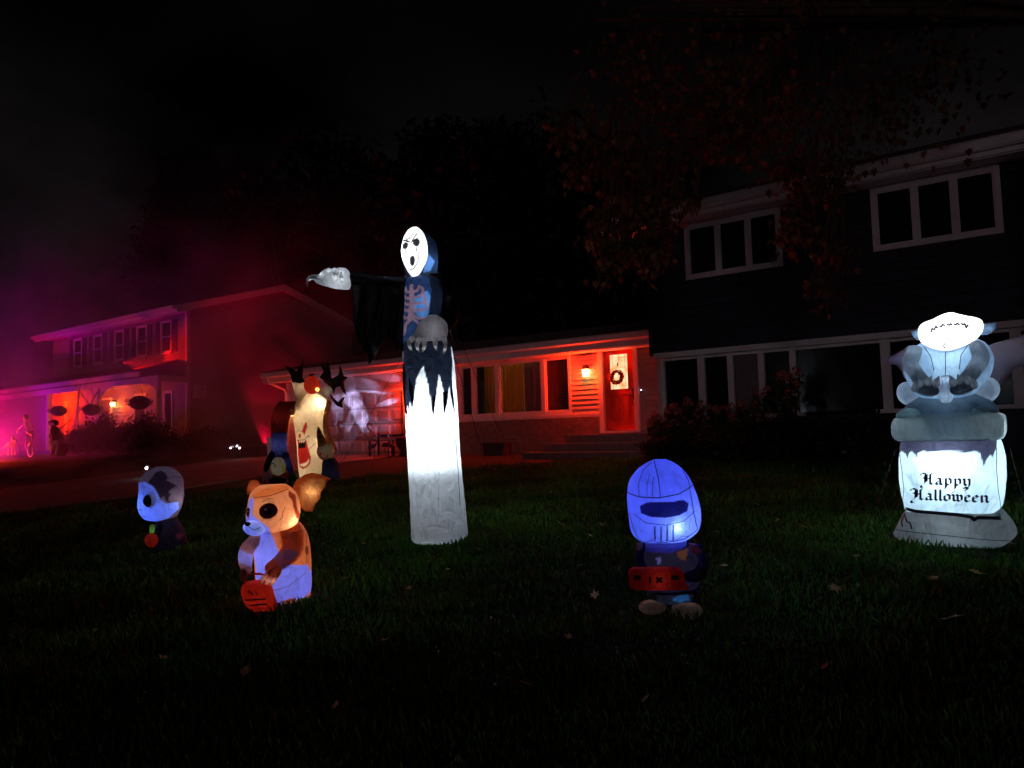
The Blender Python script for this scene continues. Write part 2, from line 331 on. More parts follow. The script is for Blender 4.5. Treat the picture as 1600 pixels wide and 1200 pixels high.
for n_, cc in (('curtain', (.42, .24, .06)), ('curtain2', (.24, .12, .15))):
    tt = M[n_].node_tree; tr_ = tt.nodes.new('ShaderNodeBsdfTranslucent'); tr_.inputs[0].default_value = cc+(1,); mx_ = tt.nodes.new('ShaderNodeMixShader'); mx_.inputs[0].default_value = .4
    tt.links.new(tt.nodes['Principled BSDF'].outputs[0], mx_.inputs[1]); tt.links.new(tr_.outputs[0], mx_.inputs[2]); tt.links.new(mx_.outputs[0], tt.nodes['Material Output'].inputs[0])
for a, b_ in ((-13.64, -13.25), (-13.13, -12.96), (-10.74, -10.0)): MB().box(a, b_, Y+.07, Y+.075, zb, zt).build('blind_or_dark_sheet', M['shutter'], house, H0)  # dark sheets added to hide the lamplit room behind these panes
light('room_lamp', 'POINT', (-11.9+14.5, 18.3-16.8, 3.0-.9), (1, .60, .26), 110, house, .1)
def curtain(x0, x1, material, y=Y+.16, z0=1.96, z1=3.48, amp=.045, fold=.13):
    n = int((x1-x0)/.015); v = []; f = []
    for i in range(n+1):
        x = x0+(x1-x0)*i/n; ph = 2*pi*x/fold+1.2*sin(5*x)
        for j in range(7): z = z0+(z1-z0)*j/6; v.append((x, y+amp*sin(ph)*(1-.35*j/6), z))
    for i in range(n):
        for j in range(6): f.append((i*7+j, (i+1)*7+j, (i+1)*7+j+1, i*7+j+1))
    o = mk('curtain', v, f, material, house, True, None, H0); s = o.modifiers.new('t', 'SOLIDIFY'); s.thickness = .004; return o
curtain(-12.95, -12.40, M['curtain']); curtain(-12.28, -11.55, M['curtain']); curtain(-11.55, -10.83, M['curtain2'], amp=.012, fold=.2)
# brick knee wall
bk = MB(); random.seed(3); z = .80; row = 0
while z < 1.83:
    x = -13.78-(.11 if row % 2 else 0)
    while x < -9.1:
        w = .205; a = max(x, -13.78); c = min(x+w, -9.1); d = random.uniform(0, .008)
        if c-a > .03: bk.box(a, c, Y-.09-d, Y-.05, z, z+.057)
        x += w+.012
    z += .070; row += 1
bk.build('brickwork', M['brick'], house, H0)['kind'] = 'stuff'
MB().box(-13.78, -9.1, Y-.08, Y-.001, .78, 1.848).build('brick_wall_core', M['mortar'], house, H0)
# front door
MB().box(-9.09, -8.97, Y-.09, Y+.08, 1.42, 3.60).box(-8.10, -7.98, Y-.09, Y+.08, 1.42, 3.60).box(-8.97, -8.10, Y-.088, Y+.08, 3.53, 3.60).box(-8.97, -8.10, Y-.13, Y+.08, 1.42, 1.47).build('door_frame', M['white'], house, H0)
dY = Y+.03; d = MB()
gx0, gx1, gz0, gz1 = -8.80, -8.31, 2.52, 3.40
d.box(-8.965, gx0, dY, dY+.05, 1.475, 3.525).box(gx1, -8.105, dY, dY+.05, 1.475, 3.525).box(gx0, gx1, dY+.001, dY+.05, 1.475, gz0).box(gx0, gx1, dY+.001, dY+.05, gz1, 3.525)
door = d.build('front_door', M['red'], house, H0)
for a in (-8.80, -8.50):
    q = MB(); e = .012
    for (x0, x1, z0, z1) in ((a, a+.22, 2.38, 2.38+e), (a, a+.22, 1.70-e, 1.70), (a, a+e, 1.70, 2.38), (a+.22-e, a+.22, 1.70, 2.38)): q.box(x0, x1, dY-.014, dY+.002, z0, z1)
    q.build('door_moulding', M['red'], door, H0)
    MB().box(a+.04, a+.18, dY-.010, dY+.002, 1.745, 2.335).build('raised_panel', M['red'], door, H0)
gl, t, b = nodemat('lit_leaded_glass'); b.inputs['Base Color'].default_value = (.8, .7, .5, 1)
vn = t.nodes.new('ShaderNodeTexNoise'); vn.inputs['Scale'].default_value = 5; vr = t.nodes.new('ShaderNodeValToRGB'); tcx = t.nodes.new('ShaderNodeTexCoord')
vr.color_ramp.elements[0].position = .35; vr.color_ramp.elements[0].color = (1, .42, .13, 1); vr.color_ramp.elements[1].position = .62; vr.color_ramp.elements[1].color = (1, .86, .50, 1)
t.links.new(tcx.outputs['Object'], vn.inputs['Vector']); t.links.new(vn.outputs[0], vr.inputs[0]); t.links.new(vr.outputs[0], b.inputs['Emission Color']); b.inputs['Emission Strength'].default_value = 1.1
MB().box(gx0+.001, gx1-.001, dY+.018, dY+.024, gz0+.001, gz1-.001).build('lit_glass', gl, door, H0)
q = MB()
def lead(x0, z0, x1, z1, w=.008): q.tube([(x0, dY+.014, z0), (x1, dY+.014, z1)], w/2, 5)
for x in (gx0+.07, gx1-.07): lead(x, gz0, x, gz1)
for z in (gz0+.07, gz1-.08): lead(gx0, z, gx1, z)
cx = (gx0+gx1)/2
for dx in (-.09, 0, .09): lead(cx+dx, gz1-.08, cx+dx*.6, gz1-.32); lead(cx+dx, gz0+.07, cx+dx*.5, gz0+.3)
lead(gx0+.07, gz1-.2, cx, gz1-.13); lead(cx, gz1-.13, gx1-.07, gz1-.2); lead(gx0+.07, gz1-.34, gx1-.07, gz1-.34); lead(cx-.03, gz1-.2, cx-.03, gz1-.3, .03)
q.build('leading', M['dark'], door, H0)
MB().box(-8.20, -8.15, dY-.015, dY, 2.38, 2.52).tube([(-8.175, dY-.015, 2.34), (-8.175, dY-.05, 2.34), (-8.26, dY-.055, 2.335)], .012, 6).box(-8.195, -8.155, dY-.012, dY, 2.24, 2.40).tube([(-8.175, dY-.01, 2.26), (-8.175, dY-.05, 2.22), (-8.175, dY-.05, 2.12), (-8.175, dY-.01, 2.08)], .01, 6).build('door_handle', M['dark'], door, H0)
# wreath hangs on the door: a thing of its own
wr = empty('wreath', (-8.58, dY-.06, 2.82), 'twig wreath with red berries hung on the lit glass of the red door', 'wreath')
b = MB(); random.seed(5)
for k in range(110):
    a0 = random.uniform(0, 2*pi); R_ = random.uniform(.095, .19); pts = []
    for j in range(6): a = a0+j*.22; pts.append((R_*cos(a)+random.uniform(-.012, .012), random.uniform(-.03, .02), R_*sin(a)+random.uniform(-.012, .012)))
    b.tube(pts, .008, 4)
b.build('twigs', M['wreath'], wr)
b = MB()
for k in range(70):
    a = random.uniform(0, 2*pi); R_ = random.uniform(.09, .21) if k < 45 else random.uniform(.16, .27); a = a if k < 45 else random.uniform(2.6, 3.9)
    c = Vector((R_*cos(a), -.03+random.uniform(-.02, .02), R_*sin(a))); s_ = random.uniform(.02, .035)
    u = Vector((random.gauss(0, 1), random.gauss(0, .5), random.gauss(0, 1))).normalized()*s_; w_ = u.cross(Vector((0, 1, 0))).normalized()*s_*.5
    b.add([c-u, c-w_+Vector((0, -.008, 0)), c+u, c+w_], [(0, 1, 2, 3)])
b.build('leaves', mat('wreath_leaf', (.4, .07, .03), .7), wr)
# doorbell
MB().box(-7.93, -7.90, Y-.05, Y-.025, 2.38, 2.50).build('doorbell', M['dark'], house, H0)
MB().ball((-7.915, Y-.055, 2.455), .014, 8, 6).build('doorbell_light', emis('doorbell_glow', (.9, .75, 1), 6), house, H0)
# steps
st = empty('front_steps', (-8.7, 15.9, .85), 'three wide stone steps leading up to the red front door', 'steps')
SO = (-8.7, 15.9, .85)
for (x0, y0, z1) in ((-9.55, 15.70, 1.40), (-9.98, 15.36, 1.20), (-10.4, 15.02, 1.00)):
    MB().box(x0+.03, -6.72, y0+.03, 16.70, z1-.22, z1-.05).build('riser', M['step'], st, SO)
    MB().box(x0, -6.72, y0, 16.70 if z1 > 1.3 else y0+.45, z1-.05, z1).build('tread', M['step'], st, SO)
MB().box(-10.35, -6.73, 15.08, 16.69, .6, .79).build('step_base', M['step'], st, SO)
pl = empty('planter_box', (-12.15, 16.4, .9), 'low dark planter box against the brick wall under the curtained window', 'planter')
MB().prism([(-.32, .0), (.32, .0), (.36, .30), (-.36, .30)], 'y', -.16, .16).build('box', M['pot'], pl)
MB().box(-.38, .38, -.18, .18, .30, .34).build('rim', M['pot'], pl)
# red wall lanterns
def sconce(x, z, label, w, col=(1, .013, .002), name='wall_lantern', y=Y, em=(1, .5, .12), es=9, sc=1., parent_group=None, part=False):
    r = empty(name, (x, y, z), label, 'lantern', parent_group)
    MB().box(-.05, .05, -.025, -.001, -.10, .16).build('back_plate', M['dark'], r)
    MB().tube([(0, -.02, .10), (0, -.08, .16), (0, -.13, .13)], .010, 6).build('arm', M['dark'], r)
    MB().prism([(-.085, .06), (.085, .06), (.03, .14), (-.03, .14)], 'y', -.205, -.045).build('lamp_cap', M['dark'], r)
    b = MB().prism([(-.055*sc, -.14), (.055*sc, -.14), (.075*sc, .055), (-.075*sc, .055)], 'y', -.19, -.06); b.build('lamp_glass', emis('lantern_glow', em, es), r)
    MB().tube([(-.06, -.195, -.15), (.06, -.195, -.15), (.06, -.055, -.15), (-.06, -.055, -.15), (-.06, -.195, -.15)], .006, 5).build('cage', M['dark'], r)
    light('lamp', 'POINT', (0, -.225, -.05), col, w, r, .03); light('lamp', 'POINT', (.03, -.24, -.10), (1, .30, .03), w*.025, r, .03)
    return r
sconce(-9.42, 3.02, 'glowing orange wall lantern between the curtained window and the red door', 190)
sconce(-15.62, 2.75, 'wall lantern right of the garage door half hidden behind the tall reaper', 150)
sconce(-21.24, 2.45, 'wall lantern on the siding at the left edge of the garage', 40)

# ================================================================== RIGHT HOUSE (navy upper floor)
R0 = (-2.5, 15.0, .8)
rh = empty('navy_house', R0, 'dark navy two storey house wing with white framed windows at right', 'house')
YU, YL = 14.72, 14.86
MB().box(-6.62, 9, YU+.002, YU+.15, 3.08, 5.76).build('upper_wall', M['navy'], rh, R0)
w1 = (-5.72, -3.91, 4.66, 5.66); w2 = (-2.14, -.33, 4.66, 5.66)
MB().box(-6.72, -6.62, YU-.02, 21, 3.06, 5.76).build('upper_side_wall', M['navy'], rh, R0)
siding(rh, R0, -6.62, 6, 3.12, 5.74, YU, M['navy'], .175, [(w1[0]-.09, w1[1]+.09, w1[2]-.09, w1[3]+.09), (w2[0]-.09, w2[1]+.09, w2[2]-.09, w2[3]+.09)])
window(rh, R0, *w1, YU-.01, (-5.1, -4.48), .085, sill=False); window(rh, R0, *w2, YU-.01, (-1.52, -.92), .085, sill=False)
MB().box(-7.55, 9, 14.25, YU+.2, 5.76, 5.79).build('soffit', M['white'], rh, R0)
MB().box(-7.55, 9, 14.20, 14.25, 5.78, 5.90).build('fascia', M['white'], rh, R0)
MB().prism([(14.06, 6.02), (14.08, 5.90), (14.12, 5.86), (14.198, 5.86), (14.198, 6.03), (14.185, 6.03), (14.185, 5.88), (14.12, 5.88), (14.09, 5.92), (14.075, 6.03)], 'x', -7.6, 9).build('gutter', M['white'], rh, R0)
shingles('roof_shingles', rh, R0, -7.6, 9, 14.12, 6.06, 18.6, 7.6)
MB().box(-6.62, 9, YU-.045, YU+.02, 2.99, 3.10).build('belt_board', M['white'], rh, R0)
MB().box(-6.60, 9, YL, 15.2, 3.05, 3.062).build('overhang_soffit', M['white'], rh, R0)
MB().box(-6.62, 9, YL+.6, YL+.7, .6, 3.05).build('porch_back_wall', M['navy'], rh, R0)
MB().box(-6.62, -6.52, YL-.02, 16.8, .6, 3.05).build('end_wall', M['cream'], rh, R0)
# lower window band
posts = [(-6.52, -6.44), (-5.70, -5.55), (-5.07, -4.95), (-4.45, -4.33), (-3.84, -3.72), (-2.24, -2.08), (-.28, -.12), (1.6, 1.75)]
pb = MB()
for a, b_ in posts: pb.box(a, b_, YL-.06, YL+.06, 1.72, 3.05)
pb.box(-6.52, 3.2, YL-.058, YL+.06, 2.93, 2.988)
wb = pb.build('window', M['white'], rh, R0)
MB().box(-6.60, -5.50, YL-.14, YL+.05, 1.65, 1.72).build('sill', M['white'], wb, R0)
MB().box(-4.9, -3.6, YL-.14, YL+.05, 1.65, 1.72).build('sill', M['white'], wb, R0)
MB().box(-2.35, 3.2, YL-.14, YL+.05, 1.65, 1.72).build('sill', M['white'], wb, R0)
for (a, _), (_, b_) in zip([(p[1], 0) for p in posts[:-1]], [(0, p[0]) for p in posts[1:]]):
    MB().box(a+.002, b_-.002, YL+.01, YL+.02, 1.722, 2.93).build('pane', M['glass'], wb, R0)
MB().box(-4.93, -4.46, YL+.004, YL+.009, 1.73, 2.92).build('blind_or_dark_sheet', mat('grey_blind', (.16, .13, .13), .7), wb, R0)
siding(rh, R0, -6.5, 6, .84, 1.64, YL+.0, M['navy'], .16)
MB().box(-6.5, 6, YL+.002, YL+.1, .6, 1.648).build('lower_wall', M['navy'], rh, R0)

# ================================================================== LEFT HOUSE (purple and red light)
L0 = (-34, 17, 1.2)
lh = empty('porch_house', L0, 'two storey house with shuttered windows and a glowing porch in red and purple smoke', 'house')
LY = 17.0
MB().box(-40.2, -28.22, LY+.003, LY+.15, 1.0, 7.0).build('wall', M['tan'], lh, L0)
ups = [(-37.9, -37.2), (-35.95, -35.25), (-34.0, -33.3), (-32.05, -31.35), (-30.1, -29.4)]
upz = (5.35, 6.6)
siding(lh, L0, -40.2, -28.3, 4.4, 7.0, LY, M['tan'], .17, [(a-.08, b_+.08, upz[0]-.08, upz[1]+.08) for a, b_ in ups], joined=False)
for a, b_ in ups:
    window(lh, L0, a, b_, *upz, LY-.01, (), .075)
    for s0 in (a-.47, b_+.12):
        sh = MB().box(s0, s0+.35, LY-.055, LY-.022, upz[0]-.05, upz[1]+.05).build('shutter', M['shutter'], lh, L0)
        q = MB()
        for k in range(14): q.lap(s0+.04, s0+.31, LY-.055, upz[0]+.0+k*.09, upz[0]+.07+k*.09, .012)
        q.build('louvres', M['shutter'], sh, L0)
    MB().box(a+.03, b_-.03, LY-.035, LY-.012, 5.95, 6.0).build('meeting_rail', M['white'], lh, L0)
siding(lh, L0, -40.2, -28.3, 1.25, 4.4, LY, M['tan'], .17, [(-35.35, -34.35, 1, 3.7), (-32.4, -31.3, 1.9, 3.7), (-29.95, -29.25, 1.9, 3.7)])
window(lh, L0, -32.3, -31.4, 2.0, 3.6, LY-.01, (), .09); window(lh, L0, -29.85, -29.35, 2.0, 3.6, LY-.01, (), .09)
MB().box(-35.3, -34.4, LY-.01, LY+.05, 1.35, 3.55).build('front_door', M['shutter'], lh, L0)
MB().box(-35.42, -35.3, LY-.06, LY+.02, 1.3, 3.65).box(-34.4, -34.28, LY-.06, LY+.02, 1.3, 3.65).box(-35.3, -34.4, LY-.058, LY+.02, 3.55, 3.65).build('door_frame', M['white'], lh, L0)
MB().box(-38.9, -38.6, LY-.04, LY+.02, 1.9, 3.7).build('trim_board', M['white'], lh, L0)
MB().box(-28.35, -28.2, LY-.035, LY+.1, 1.0, 7.0).build('corner_board', M['white'], lh, L0)
# gable end (joined boards: too dim to pick apart)
MB().prism([(17.1, 1.0), (17.1, 7.0), (21.5, 8.3), (26, 7.0), (26, 1.0)], 'x', -28.3, -28.22).build('gable_wall', M['tan'], lh, L0)
q = MB(); z = 1.2
while z < 8.2:
    inset = 0 if z < 7 else (z-7)/1.3*4.4
    y0, y1 = 17.12+inset, 25.9-inset
    q.add([(-28.196, y0, z), (-28.196, y1, z), (-28.22, y1, z), (-28.22, y0, z), (-28.214, y0, z+.17), (-28.214, y1, z+.17), (-28.22, y1, z+.17), (-28.22, y0, z+.17)], [(0,3,2,1),(4,5,6,7),(0,1,5,4),(1,2,6,5),(2,3,7,6),(3,0,4,7)]); z += .17
q.build('siding', M['tan'], lh, L0)['kind'] = 'stuff'
shingles('roof_shingles', lh, L0, -40.6, -27.75, 16.35, 7.02, 21.5, 8.6)
shingles('roof_shingles', lh, L0, -40.6, -27.75, 26.65, 7.02, 21.5, 8.6)
MB().box(-40.6, -28.0, 16.33, 17.0, 6.84, 6.87).build('soffit', M['white'], lh, L0)
MB().box(-40.6, -27.75, 16.28, 16.33, 6.72, 7.0).build('fascia', M['white'], lh, L0)
MB().prism([(16.35, 6.72), (16.35, 6.98), (21.5, 8.56), (26.65, 6.98), (26.65, 6.72), (21.5, 8.3)], 'x', -27.80, -27.74).build('rake_board', M['white'], lh, L0)
MB().prism([(16.1, 6.98), (16.12, 6.84), (16.278, 6.84), (16.278, 6.98)], 'x', -40.6, -27.8).build('gutter', M['white'], lh, L0)
# porch
PB = 15.7
MB().box(-44, -28.9, 15.35, 15.42, 4.18, 4.42).build('porch_fascia', M['white'], lh, L0)
MB().prism([(15.30, 4.42), (17.0, 4.95), (17.0, 4.88), (15.30, 4.36)], 'x', -44, -28.85).build('porch_roof', M['shingle'], lh, L0)
MB().box(-44, -28.0, PB-.07, PB+.07, 3.93, 4.17).build('porch_beam', M['white'], lh, L0)
MB().box(-28.12, -27.98, PB+.07, LY, 3.93, 4.17).build('porch_side_beam', M['white'], lh, L0)
MB().box(-44, -28.14, PB+.07, LY-.03, 4.16, 4.18).build('porch_ceiling', M['white'], lh, L0)
MB().box(-44, -27.9, 15.5, LY, 1.15, 1.32).build('porch_floor', M['concrete'], lh, L0)
for x in (-28.05, -32.8, -37.6): MB().box(x-.07, x+.07, PB-.068, PB+.068, 1.32, 3.93).build('porch_post', M['white'], lh, L0)
for a in (-32.8, -28.05):       # curved brackets either side of the posts
    for s_ in (-1, 1):
        if a > -29 and s_ > 0: continue
        pts = [(a+s_*.07, 3.4), (a+s_*.07, 3.93), (a+s_*1.2, 3.93)]+[(a+s_*(.07+1.13*(1-cos(t))), 3.4+.48*sin(t)) for t in np.linspace(pi/2, 0, 8)][1:-1]
        MB().prism(pts, 'y', PB-.03, PB+.03).build('porch_bracket', M['white'], lh, L0)
MB().box(-55, -37.72, 15.78, 15.9, 1.0, 3.925).build('garage_wing_wall', M['tan'], lh, L0)
siding(lh, L0, -52, -37.75, 1.2, 3.9, 15.778, M['tan'], .17)
MB().box(-55, -44.05, 15.35, 15.42, 4.18, 4.42).build('garage_wing_fascia', M['white'], lh, L0)
MB().prism([(15.85, 4.35), (21, 5.8), (21, 5.7), (15.85, 4.2)], 'x', -55, -40.6).build('garage_wing_roof', M['shingle'], lh, L0)
MB().box(-28.19, -28.05, 17.25, 17.75, 3.3, 3.85).build('meter_box', M['white'], lh, L0)
for x in (-31.6, -33.6): MB().tube([(x, 16.2, 4.14), (x, 16.2, 4.165)], .09, 14).build('downlight', emis('downlight_glow', (1, .55, .1), 8), lh, L0)
light('lamp', 'POINT', (-31.6+34, 16.2-17, 4.02-1.2), (1, .06, .004), 22, lh, .06); light('lamp', 'POINT', (-33.6+34, 16.2-17, 4.02-1.2), (1, .06, .004), 22, lh, .06)
sconce(-33.95, 3.35, 'bright yellow porch lantern beside the front door of the smoky house', 130, (1, .10, .005), y=LY-.03, em=(1, .75, .15), es=14)
light('lamp', 'POINT', (-38.5+34, 16.1-17, 3.6-1.2), (1, .018, .0005), 420, lh, .08)
# hanging baskets, banner, garland
def basket(x, z, r, label, y=PB-.25):
    o = empty('hanging_basket', (x, y, z), label, 'hanging basket', 'hanging plant baskets along the porch beam')
    MB().ball((0, 0, -.06), (r*.8, r*.8, r*.6), 12, 6).build('bowl', M['pot'], o)
    b = MB()
    for k in range(3): a = k*2.1; b.tube([(r*.6*cos(a), r*.6*sin(a), 0), (0, 0, 4.0-z)], .005, 4)
    b.build('chain', M['dark'], o)
    v = []; f = []; c = []
    for k in range(420):
        t = random.uniform(0, 2*pi); rr = r*sqrt(random.random())*1.05; p = Vector((rr*cos(t), rr*sin(t), random.uniform(-.22, .12)*(1-.3*rr/r)))
        u = Vector((random.gauss(0, 1), random.gauss(0, 1), random.gauss(0, 1))).normalized()*.045; w_ = u.cross(Vector((random.random(), 1, .3))).normalized()*.022
        n = len(v); v += [p-u, p-w_, p+u, p+w_]; f.append((n, n+1, n+2, n+3)); c += [(.06, .09, .03)]*4
    mk('foliage', v, f, M['leaf'], o, False, np.array(c))
p = onY(92, 640, PB-.25); basket(p.x, p.z, .42, 'hanging plant basket at the left of the orange lit porch wall')
p = onY(143, 638, PB-.25); basket(p.x, p.z, .44, 'hanging plant basket beside the striped porch banner')
p = onY(218, 627, PB-.25); basket(p.x, p.z, .48, 'hanging plant basket in front of the porch window, right of the lantern')
p = onY(124, 610, 15.45)
bn = MB(); n = 14; v = []; f = []
for i in range(n+1):
    for j in range(9):
        a = i/n; hgt = 1.95; w_ = .05+.13*a; v.append((p.x+.1-a*.22+(j/8-.5)*2*w_, 15.42+.04*sin(j*1.9+a*4), 4.2-a*hgt))
for i in range(n):
    for j in range(8): f.append((i*9+j, i*9+j+1, (i+1)*9+j+1, (i+1)*9+j))
stripe = [(.55, .10, .12) if (k % 9) % 2 else (.7, .68, .72) for k in range(len(v))]
bno = mk('porch_banner', v, f, M['cloth'], None, True, np.array(stripe)); bno.modifiers.new('t', 'SOLIDIFY').thickness = .01
setp(bno, label='gathered striped cloth banner hanging from the porch beam', category='banner')
b = MB()      # bunting strips swagged between banner and post
for s0, s1 in ((onY(126, 612, 15.6), onY(152, 645, 15.6)), (onY(152, 612, 15.6), onY(134, 640, 15.6)), (onY(112, 690, 15.6), onY(118, 655, 15.6))):
    b.tube([s0, (s0+s1)/2+Vector((0, 0, -.1)), s1], .035, 5)
setp(b.build('swagged_garland', M['flagm']), label='cloth garland swagged between the banner and the porch post', category='garland')

# foundation shrubs
def leaf_cloud(n, cen, rad, size, col, var=.35, rough=.25):
    """n leaf quads through an uneven ellipsoid volume"""
    k = rng.normal(size=(n, 3)); k /= np.linalg.norm(k, axis=1)[:, None]; r = rng.random(n)**.45
    lump = 1+rough*np.sin(k[:, 0]*5+cen[0]*3)*np.cos(k[:, 1]*4+k[:, 2]*6+cen[1])
    p = np.array(cen)+k*(r*lump)[:, None]*np.array(rad)
    u = rng.normal(size=(n, 3)); u /= np.linalg.norm(u, axis=1)[:, None]; w = np.cross(u, rng.normal(size=(n, 3))); w /= np.linalg.norm(w, axis=1)[:, None]
    s = size*(.6+.8*rng.random(n))[:, None]
    v = np.stack([p-u*s, p-w*s*.45-u*s*.1, p+u*s, p+w*s*.45-u*s*.1], 1).reshape(-1, 3)
    c = np.repeat(np.array(col)*(1-var+2*var*rng.random(n))[:, None], 4, 0)
    return v, c
def cloud_obj(name, parts, parent=None, material=None, org=None):
    v = np.concatenate([a for a, _ in parts]); c = np.concatenate([b for _, b in parts])
    if org is not None: v = v-np.array(org)
    n = len(v)//4; me = bpy.data.meshes.new(name)
    me.vertices.add(len(v)); me.vertices.foreach_set('co', v.astype(np.float32).ravel())
    me.loops.add(4*n); me.loops.foreach_set('vertex_index', np.arange(4*n, dtype=np.int32)); me.polygons.add(n)
    me.polygons.foreach_set('loop_start', np.arange(0, 4*n, 4, dtype=np.int32)); me.polygons.foreach_set('loop_total', np.full(n, 4, dtype=np.int32))
    me.update(calc_edges=True); a = me.attributes.new('print', 'FLOAT_COLOR', 'POINT')
    arr = np.ones((len(v), 4), dtype=np.float32); arr[:, :3] = np.clip(c, 0, 1); a.data.foreach_set('color', arr.ravel()); me.materials.append(material or M['leaf'])
    o = bpy.data.objects.new(name, me); COL.objects.link(o)
    if parent is not None: o.parent = parent
    return o
def shrub(x, y, r, h, label, col=(.05, .07, .03), n=2600, size=.05, group='shrubs along the house fronts'):
    z = float(ground_z(x, y)); o = empty('shrub', (x, y, z), label, 'shrub', group)
    b = MB()
    for k in range(7): a = k*.9; b.tube([(0, 0, -.03), (r*.3*cos(a), r*.3*sin(a), h*.4), (r*.6*cos(a+.3), r*.6*sin(a+.3), h*.75)], [.02, .014, .006], 5)
    b.build('stems', M['bark'], o)
    cloud_obj('foliage', [leaf_cloud(n, (0, 0, h*.5), (r, r, h*.52), size, col), leaf_cloud(n//4, (r*.5, 0, h*.75), (r*.45, r*.45, h*.35), size, col)], o)
    return o
for (px, r, h, lab) in ((118, .75, 1.0, 'ragged low shrub at the left foot of the smoky porch'), (137, .8, 1.25, 'dark spiky shrub under the porch banner'), (158, .8, 1.55, 'tall dark shrub in front of the front porch post'), (182, .9, 1.05, 'rounded dark shrub under the yellow porch lantern'),
                  (205, .9, 1.15, 'rounded dark shrub left of the lavender porch window'), (222, .8, 1.5, 'tall round shrub below the right hanging basket'), (240, .85, 1.15, 'dark shrub beside the right porch post'), (262, .7, .7, 'small low shrub right of the right porch post'), (315, .9, .95, 'dark shrub at the foot of the windowless gable wall')):
    p = onY(px, 690, 14.8 if px < 300 else 16.6); shrub(p.x, p.y, r, h, lab)

# ================================================================== yard props by the left house
def strokes_obj(name, root, segs, material, n=6):
    b = MB()
    for pts, r in segs: b.tube(pts, r, n)
    return b.build(name, material, root, None, True)
def at(px, py, Yp, org): p = onY(px, py, Yp); return (p.x-org[0], p.y-org[1], p.z-org[2])
YP = 13.2
o3 = onY(46, 711, YP); o3.z = float(ground_z(o3.x, o3.y))
sk = empty('skeleton_rider', o3, 'plastic skeleton lit purple riding on a one wheeled cycle', 'skeleton')
A = lambda x, y: at(x, y, YP, o3)
def off(p, dy): return (p[0], p[1]+dy, p[2])
MB().ball(A(41, 652), (.10, .11, .13), 12, 8).ball(off(A(40, 656), -.03), (.07, .08, .07), 8, 6).build('skull', M['bone'], sk, None, True)
sp = [A(41, 657), A(43, 664), A(45, 670), A(46, 676)]
b = MB().tube(sp, .022, 6)
for k in range(6):
    c = Vector(A(42+k*.5, 660+k*1.7)); w_ = .13-.008*abs(k-2)
    b.tube([c+Vector((w_*cos(t), w_*.8*sin(t), -.03*abs(cos(t)))) for t in np.linspace(0, 2*pi, 13)], .010, 5)
b.build('ribcage', M['bone'], sk)
MB().tube([off(A(43.5, 674), -.05), A(46, 677), off(A(49, 674), .05)], .045, 6).build('pelvis', M['bone'], sk, None, True)
strokes_obj('arm', sk, [([A(40, 660), A(34, 666), A(28, 671)], .018), ([A(28, 671), A(27, 676)], .025)], M['bone'])
strokes_obj('arm', sk, [([off(A(43, 660), .1), off(A(47, 665), .1), off(A(50, 670), .08)], .018)], M['bone'])
strokes_obj('leg', sk, [([A(45, 677), A(42, 687), A(40, 698), A(43, 702)], .024)], M['bone'])
strokes_obj('leg', sk, [([off(A(47, 677), .1), off(A(47, 686), .1), off(A(43, 692), .1), off(A(46, 697), .1)], .024)], M['bone'])
c = Vector(A(48, 703)); Rw = .27
MB().tube([c+Vector((Rw*cos(t), 0, Rw*sin(t))) for t in np.linspace(0, 2*pi, 25)], .022, 6).build('wheel', M['steel'], sk, None, True)
b = MB()
for k in range(8): a = k*pi/8; b.tube([c+Vector((Rw*cos(a), 0, Rw*sin(a))), c-Vector((Rw*cos(a), 0, Rw*sin(a)))], .004, 4)
b.tube([c, Vector(A(46, 680))], .014, 6); b.tube([Vector(A(43, 680)), Vector(A(50, 679))], .03, 6)
b.build('cycle_frame', M['steel'], sk)
# skeleton dog lit red
YD = 12.9; o4 = onY(20, 712, YD); o4.z = float(ground_z(o4.x, o4.y))
dg = empty('skeleton_dog', o4, 'plastic skeleton dog glowing red on the ground left of the skeleton rider', 'skeleton')
A = lambda x, y: at(x, y, YD, o4)
b = MB().tube([A(12, 694), A(16, 690), A(21, 690), A(25, 694)], .03, 6)
for k in range(5):
    c = Vector(A(13.5+k*2.2, 694)); b.tube([c+Vector((0, .09*cos(t), .10*sin(t))) for t in np.linspace(0, 2*pi, 11)], .012, 5)
b.build('ribcage', M['bone'], dg, None, True)
MB().ball(A(21, 686), (.09, .08, .08), 10, 7).ball(A(25, 689), (.10, .05, .045), 8, 6).tube([A(19, 684), A(19.5, 679)], [.03, .005], 5).build('skull', M['bone'], dg, None, True)
for dx, dy in ((12, 0), (14, .1), (23, 0), (25, .1)): strokes_obj('leg', dg, [([off(A(dx, 696), dy), off(A(dx+1.5, 702), dy), off(A(dx, 710), dy), off(A(dx+2.5, 711), dy)], .018)], M['bone'])
strokes_obj('tail', dg, [([A(12, 694), A(8, 696), A(6, 701)], .014)], M['bone'])
